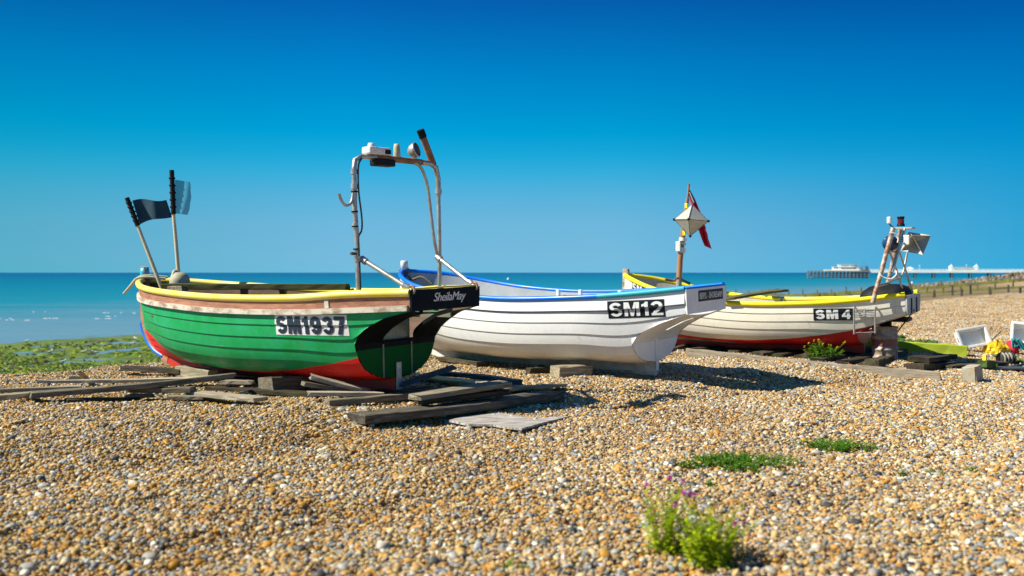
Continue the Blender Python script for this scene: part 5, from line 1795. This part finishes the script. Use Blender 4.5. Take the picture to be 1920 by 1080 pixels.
def build_plants():
    m = MAT
    rng = random.Random(21)
    def herb(name, label, c, rx, ry, h, stems, mat, leafL, leafW, nl, flowers=(), fm=None, fr=.02, group=None, spread=.3, tone=(1, 1, 1), flat=False):
        t = thing(name, label, 'plant', c, group=group)
        mb = MB(); cols = []; tops = []
        for i in range(stems):
            a = rng.uniform(0, 6.283); q = math.sqrt(rng.random())
            if rx > .25 and h < .2: q *= .45 + .75 * abs(noise.noise(Vector((math.cos(a) * 1.3 + rx * 9, math.sin(a) * 1.3, rng.uniform(0, .25))))) ** .5
            b = Vector((rx * q * math.cos(a), ry * q * math.sin(a), -.01))
            hh = h * (1 - .45 * q * q) * rng.uniform(.65, 1.1)
            ln = (b.x * spread + rng.gauss(0, .03 + .10 * h), b.y * spread + rng.gauss(0, .03 + .10 * h))
            br = rng.uniform(.75, 1.2)
            tops.append(leafy(mb, cols, rng, b, hh, ln, leafL, leafW, nl, tuple(x * br for x in tone)))
        mb.build('foliage', mat, t, col=cols)
        if flowers:
            tops.sort(key=lambda p: -p.z)
            for k in range(flowers):
                f = MB(); fc = []
                p = tops[k % len(tops)] if k < len(tops) else tops[-1]
                if k >= 2: p = rng.choice(tops[:max(6, len(tops) // 2)])
                blossom(f, fc, rng, p + Vector((0, 0, .012)), fr)
                f.build('blossom', fm, t, col=fc)
        return t
    g = 'pink flowered willowherb in the near shingle'
    herb('wild_plant', 'left near yellow green plant with pink flowers, taller and thinner', G(1252, 1035, 0), (.085), .08, 0.43, 24, m['leaf_lime'], .064, .0115, 22, 7, m['petal_pink'], .022, g, .75)
    herb('wild_plant', 'right near yellow green plant, fuller and bushier with few flowers', G(1330, 1058, 0), (.11), .10, 0.40, 36, m['leaf_lime'], .066, .0125, 24, 3, m['petal_pink'], .020, g, .75, (.95, .95, 1))
    herb('wild_plant', 'single thin pink flower stalk right of the near bushy plant', G(1392, 1040, 0), .012, .012, .20, 2, m['leaf_lime'], .03, .004, 6, 2, m['petal_pink'], .018, g, .3)
    herb('wild_plant', 'dry straw coloured grass stalks behind the bushy plant', G(1345, 1035, 0), .04, .03, .40, 10, m['leaf_lime'], .05, .0025, 5, 0, None, .02, None, .5, (1.6, .9, 1.5))
    g = 'low green plants spread over the shingle'
    herb('creeping_plant', 'wide low dark green creeping plant mat behind the pink flowers', G(1385, 872, 0), (.50), .36, .10, 210, m['leaf_dark'], .045, .009, 11, 0, None, .02, g, .12)
    herb('creeping_plant', 'smaller low green plant mat to the right of the wide one', G(1567, 842, 0), (.36), .26, .10, 110, m['leaf_dark'], .05, .009, 11, 0, None, .02, g, .15)
    for (px, py, r, lb) in ((1751, 889, .045, 'tiny green seedling tuft in the open shingle on the right'), (1826, 886, .03, 'smallest green sprout right of the seedling tuft'), (1695, 893, .03, 'faint green sprout left of the seedling tuft'), (1330, 912, .03, 'small green sprout just behind the dry stalks'), (950, 1066, .05, 'yellow green tuft at the bottom edge of the shingle')):
        herb('seedling', lb, G(px, py, 0), r, r, .07, 8, m['leaf_dark'], .04, .008, 6, 0, None, .02, g, .3)
    herb('wild_plant', 'leafy green plant with small yellow flowers before the cream boat', G(1543, 676, 0), .22, .16, .36, 46, m['leaf_dark'], .085, .018, 20, 14, m['petal_yellow'], .022, None, .45)
    g = 'green tufts behind the lime beam'
    for (px, py, r, h, lb) in ((1712, 648, .20, .10, 'low green weeds along the left of the lime beam'), (1745, 644, .14, .09, 'green weed clump behind the lime beam'), (1690, 636, .10, .12, 'pale weed tuft beside the keg'), (1880, 672, .22, .10, 'dark green weeds growing in front of the yellow oilskin'), (1915, 682, .12, .10, 'green weeds at the right edge below the crate')):
        herb('weed_tuft', lb, G(px, py, 0), r, r * .6, h, 40, m['leaf_dark'], .07, .014, 8, 0, None, .02, g, .3)

# ------------------------------------------------------------------ far things
def build_pier():
    m = MAT
    conc = M_simple('pier_white_paint', (0.86, 0.84, 0.79), (0.78, 0.76, 0.72), .3, .6)
    pile = M_simple('pier_iron_piles', (0.07, 0.08, 0.10), (0.10, 0.10, 0.11), .2, .7)
    brown = M_simple('pier_weathered_timber', (0.30, 0.24, 0.19), (0.18, 0.15, 0.13), .2, .8)
    wind = M_simple('pier_window_glass', (0.02, 0.035, 0.045), (0.03, 0.05, 0.06), .2, .15)
    A = Vector((266, 850, 0)); B = Vector((560, 770, 0))
    ax = (B - A).normalized(); ay = Vector((-ax.y, ax.x, 0))
    L = (B - A).length
    Mx = Matrix((ax, ay, Vector((0, 0, 1)))).transposed().to_4x4()
    def root(name, label, cat):
        t = thing(name, label, cat, A, group=None); t.rotation_euler = Mx.to_euler(); return t
    zd = 3.0
    pr = root('pier', 'long low pier on thin piles reaching into the sea', 'pier')
    mb = MB(); mb.box((L / 2 + 20, 0, zd - .7), (L, 9, 1.9)); mb.build('deck', conc, pr)
    hd = MB(); hd.box((9, 0, zd - .5), (50, 24, 1.0)); hd.build('head_deck', brown, pr)
    for y in (-4.4, 4.4):
        rl = MB()
        for k in range(90): rl.box((30 + k * 3.1, y, zd + .55), (.3, .2, 1.1))
        for zz in (.55, 1.1): rl.box((30 + 140, y, zd + zz), (280, .2, .28))
        rl.build('railing', conc, pr)
    rows = 0
    for k in range(18):
        x = 42 + k * 14.0
        p = MB()
        for y in (-3.6, 0, 3.6): p.tube([(x, y, SEA - 2), (x, y, zd - .7)], .85, 8)
        p.box((x, 0, zd - 1.0), (.5, 8.4, .5)); p.box((x, 0, -.6), (.25, 7.6, .25))
        p.build('pile_trestle', pile, pr)
    for k in range(17):
        x = -15 + k * 2.95
        for y in (-11, -4, 4, 11):
            MB().tube([(x, y, SEA - 2), (x, y, zd - .9)], .36, 7).build('head_pile', brown if k < 12 else pile, pr)
    for zz in (.1, -1.5):
        MB().box((8.6, -11.5, zz), (50, .3, .35)).build('bracing', brown, pr)
    for x in (74, 110, 160, 206, 232):
        lp = MB(); lp.tube([(x, 4, zd), (x, 4, zd + 4.6)], .12, 6); lp.lathe([(.01, .5), (.3, .4), (.34, 0), (.01, -.1)], 8, Matrix.Translation((x, 4, zd + 4.6)))
        lp.build('lamp_post', conc, pr)
    # pavilion with stepped white storeys and a rounded landward end
    pv = root('pavilion', 'white two storey pavilion with rounded end on the pier head', 'building')
    def storey(x0, x1, hw, z0, z1, round_r=True):
        ol = [(x0, -hw), (x0, hw)]
        n = 10
        for i in range(n + 1):
            a = math.pi / 2 - math.pi * i / n
            ol.append((x1 - hw * .6 + (hw * .6 if round_r else .01) * math.cos(a), hw * math.sin(a)))
        mb = MB(); N = len(ol)
        mb.add([(x, y, z1) for x, y in ol], [tuple(reversed(range(N)))])
        for k in range(N):
            a, b = ol[k], ol[(k + 1) % N]
            mb.add([(a[0], a[1], z0), (b[0], b[1], z0), (b[0], b[1], z1), (a[0], a[1], z1)], [(3, 2, 1, 0)])
        return mb
    w = storey(-2, 31, 9, zd, zd + .95); w.build('plinth', conc, pv)
    w = storey(5, 29, 7.5, zd + .95, zd + 3.3); w.build('wall', conc, pv)
    w = storey(9.5, 25, 6.2, zd + 3.3, zd + 5.0); w.build('upper_wall', conc, pv)
    w = storey(9, 25.6, 6.6, zd + 5.0, zd + 5.25); w.build('roof', conc, pv)
    w = storey(4.5, 29.5, 8.0, zd + 3.05, zd + 3.32); w.build('terrace', conc, pv)
    for k in range(8):
        bx = MB(); bx.box((12.2 + k * 1.55, -7.55, zd + 2.1), (1.2, .16, 1.15)); bx.build('window', wind, pv)
    for k in range(7):
        bx = MB(); bx.box((12.4 + k * 1.75, -6.25, zd + 4.25), (1.0, .16, .75)); bx.build('upper_window', wind, pv)
    for x in (6.2, 8.2):
        bx = MB(); bx.box((x, -7.55, zd + 2.1), (.7, .16, .9)); bx.build('window', wind, pv)
    fm = MB(); fm.tube([(30, 0, zd + 3.2), (30, 0, zd + 8)], .10, 6); fm.build('flagpole', pile, pv)
    st = MB(); st.box((32, -3, zd + 1.9), (2.2, 4, 3.8)); st.build('stair_tower', pile, pv)
    kb = root('kiosk_building', 'low cream amusement hall with corner turrets midway along the pier', 'building')
    mb = MB(); mb.box((107, 0, zd + 1.4), (18, 7, 2.8)); mb.build('wall', conc, kb)
    mb = MB(); mb.box((107, 0, zd + 2.9), (18.6, 7.6, .22)); mb.build('roof', conc, kb)
    for x in (97.5, 116.5):
        mb = MB(); mb.box((x, 0, zd + 1.9), (2.2, 7.4, 3.8)); mb.lathe([(.01, 1.5), (.5, 1.0), (1.0, 0)], 8, Matrix.Translation((x, -2, zd + 3.8))); mb.build('turret', conc, kb)
    mb = MB(); mb.box((107, -3.55, zd + 1.1), (15, .12, .8)); mb.build('window_band', wind, kb)
    kb = root('shelter', 'small white shelter on the pier behind the rusty gallows', 'building')
    mb = MB(); mb.box((66, 0, zd + 1.0), (5, 4, 2)); mb.build('wall', conc, kb)
    mb = MB(); mb.add([(63, -2.4, zd + 2), (69, -2.4, zd + 2), (69, 2.4, zd + 2), (63, 2.4, zd + 2), (66, 0, zd + 3.2)], [(0, 1, 4), (1, 2, 4), (2, 3, 4), (3, 0, 4), (3, 2, 1, 0)]); mb.build('roof', conc, kb)

def build_groynes():
    wd = M_simple('algae_grown_timber', (0.07, 0.06, 0.03), (0.17, 0.18, 0.015), .5, .85)
    wd2 = M_simple('dark_wet_timber', (0.035, 0.032, 0.026), (0.07, 0.065, 0.04), .8, .8)
    for (v, u0, u1, stp, h, lb, mt, plank) in ((118, 16, 66, 1.9, .95, 'near groyne, a row of bare dark posts across the right hand beach', wd2, .05),
                                   (146, 20, 74, 2.2, 1.0, 'middle groyne, algae covered planks with short posts', wd, .28),
                                   (186, 26, 96, 2.8, 1.3, 'far groyne, low green bank of planks and posts by the sea', wd, .42), (96, 15, 44, 2.4, .55, 'nearest line of low worn stumps below the shingle crest', wd2, .0)):
        t = thing('groyne', lb, 'groyne', (0, 0, 0), group='groynes across the beach')
        rng = random.Random(v)
        n = int((u1 - u0) / stp)
        pl = MB()
        prev = None
        for k in range(n + 1):
            u = u0 + k * stp
            q = US * u + VS * float(v)
            z = max(gz(q.x, q.y), SEA - .2)
            p = MB(); hh = h * rng.uniform(.75, 1.15)
            p.box((0, 0, hh / 2 - .3), (.17, .17, hh + .6), None, .02)
            o = p.build('post', mt, t)
            o.location = (q.x, q.y, z); o.rotation_euler = (rng.uniform(-.06, .06), rng.uniform(-.06, .06), rng.uniform(0, 1))
            c = Vector((q.x, q.y, z + h * plank * .5))
            if prev is not None and plank:
                d = c - prev; nn = Vector((-d.y, d.x, 0)).normalized() * .06
                hz = Vector((0, 0, h * plank * .5))
                a, b = prev, c
                vs = [a - nn - hz, b - nn - hz, b - nn + hz, a - nn + hz, a + nn - hz, b + nn - hz, b + nn + hz, a + nn + hz]
                pl.add(vs, [(0, 1, 2, 3), (7, 6, 5, 4), (3, 2, 6, 7), (0, 4, 5, 1), (1, 5, 6, 2), (0, 3, 7, 4)])
            prev = c
        if plank: pl.build('planking', mt, t)
    # heap of rocks on the far bank
    rk = NT('far_rocks')
    oi = rk.n('ShaderNodeAttribute'); oi.attribute_name = 'col'
    rk.set(oi.outputs['Color'], .85)
    rng = random.Random(9)
    bm = bmesh.new(); bmesh.ops.create_icosphere(bm, subdivisions=1, radius=1); bm.verts.index_update()
    bv = [v.co.copy() for v in bm.verts]; bf = [[v.index for v in f.verts] for f in bm.faces]; bm.free()
    mb = MB(); cols = []
    for i in range(1300):
        u = rng.uniform(8, 66); v = 212 + rng.gauss(0, 7)
        q = US * u + VS * v
        f = 1 - sstep(30, 60, u)
        zb = max(gz(q.x, q.y), SEA)
        z = zb + rng.uniform(0, 1.2) * (0.3 + f) * math.exp(-((v - 212) / 8) ** 2)
        s = rng.uniform(.25, .7)
        k = len(mb.v)
        e = Euler((rng.uniform(0, 6), rng.uniform(0, 6), rng.uniform(0, 6))).to_matrix()
        mb.add([e @ Vector((b.x * s * rng.uniform(.8, 1.2), b.y * s * rng.uniform(.8, 1.2), b.z * s * .7)) + Vector((q.x, q.y, z)) for b in bv], bf)
        b = rng.uniform(.7, 1.3)
        c = rng.choice([(.22, .15, .12), (.17, .15, .14), (.13, .11, .09), (.25, .19, .14), (.11, .11, .06)])
        cols += [(c[0] * b, c[1] * b, c[2] * b, 1)] * (len(mb.v) - k)
    tag(mb.build('rock_bank', rk.m, col=cols), kind='stuff')

def build_gulls():
    m = MAT
    gb = M_simple('gull_white', (.75, .75, .74), (.62, .63, .65), 8, .7)
    gg = M_simple('gull_grey', (.32, .34, .37), (.22, .24, .27), 8, .7)
    gc = M_simple('dark_bird', (.03, .03, .035), (.06, .06, .06), 8, .7)
    spots = [(247, 633, 62, 0, 'standing gull at the water edge, leftmost of the two upper gulls'), (1245 / 4.91, 0, 0, 0, '')]
    data = [(248, 634, 61, .3, 'g', 'white gull standing at the water edge above the seaweed'), (254, 628, 66, 2.5, 'g', 'white gull wading beside the green bow'),
            (95, 651, 55, 1.2, 'g', 'white gull among the upper pools at the far left'), (116, 651, 55, 4.0, 'g', 'second white gull by the upper pools facing away'),
            (157, 651, 55, 0.4, 'g', 'white gull standing right of the pair by the pools'), (179, 652, 54.5, 3.4, 'g', 'small white gull nearest the green boat by the pools'),
            (118, 670, 49, .8, 'g', 'white gull down among the lower seaweed'), (50, 629, 63, .2, 'g', 'pale gull at the far water edge on the left'),
            (66, 631, 62, .2, 'd', 'dark bird standing at the water edge'), (76, 636, 60, 2.2, 'd', 'dark bird feeding just below the water edge'), (105, 636, 60, 3.9, 'd', 'dark bird right of the feeding one')]
    for (px, py, d, rz, kind, lb) in data:
        p = W(px, py, d)
        u, v = uv_of(p.x, p.y)
        z = max(foreshore_h(u, v), SEA) if u > 32 else gz(p.x, p.y)
        t = thing('gull' if kind == 'g' else 'crow', lb, 'bird', (p.x, p.y, z), rz, 'birds on the foreshore')
        s = .78 if kind == 'g' else .62
        b = MB()
        pts = [Vector((-.24, 0, .17)), Vector((-.14, 0, .185)), Vector((0, 0, .19)), Vector((.10, 0, .21)), Vector((.15, 0, .27)), Vector((.175, 0, .315)), Vector((.205, 0, .325)), Vector((.225, 0, .322))]
        b.tube([q * s for q in pts], [x * s for x in (.012, .05, .075, .062, .038, .042, .034, .010)], 10)
        b.build('body', gb if kind == 'g' else gc, t)
        for sd in (1, -1):
            w = MB(); w.tube([Vector((.09, sd * .055, .21)) * s, Vector((-.04, sd * .066, .205)) * s, Vector((-.16, sd * .045, .19)) * s, Vector((-.28, sd * .015, .18)) * s], [x * s for x in (.02, .04, .03, .006)], 8)
            w.build('wing', gg if kind == 'g' else gc, t)
            l = MB(); l.tube([Vector((.01, sd * .03, .13)) * s, Vector((.0, sd * .03, -.03)) * s], .009, 5); l.build('leg', m['rope_pale'] if kind == 'g' else gc, t)
        bk = MB(); bk.tube([Vector((.22, 0, .322)) * s, Vector((.275, 0, .31)) * s], [.014 * s, .003], 6); bk.build('beak', m['yellow'] if kind == 'g' else gc, t)

def build_foam():
    t = NT('thin_surf_foam')
    t.set((.52, .57, .6), .8)
    rng = random.Random(6)
    mb = MB()
    for (px, py, d, L) in ((20, 601, 96, 5), (110, 597, 103, 3.5), (225, 586.5, 114, 3.5), (205, 593, 106, 2.2), (250, 588, 113, 1.2), (80, 585, 117, 2), (180, 598, 101, 2.5), (5, 598, 99, 3)):
        d = (EYE - SEA) * FPX / (py - HORIZ)
        c = W(px, py, d)
        for k in range(int(L * 1.3)):
            x = rng.uniform(-L / 2, L / 2)
            r = rng.uniform(.05, .2)
            p = Vector((c.x + x, c.y + rng.gauss(0, .25) + .3 * math.sin(x), SEA + .01))
            n = 7
            vs = [p + Vector((0, 0, .05))] + [p + Vector((r * 1.8 * rng.uniform(.6, 1.2) * math.cos(a * 6.283 / n), r * .7 * rng.uniform(.6, 1.2) * math.sin(a * 6.283 / n), 0)) for a in range(n)]
            mb.add(vs, [(0, 1 + i, 1 + (i + 1) % n) for i in range(n)], True)
    tag(mb.build('surf_foam', t.m), kind='stuff')

build_ground()
build_foreshore()
build_sea()
build_shingle()
boat_green()
boat_white()
boat_cream()
build_timber()
build_extras()
build_plants()
build_pier()
build_groynes()
build_gulls()
build_foam()
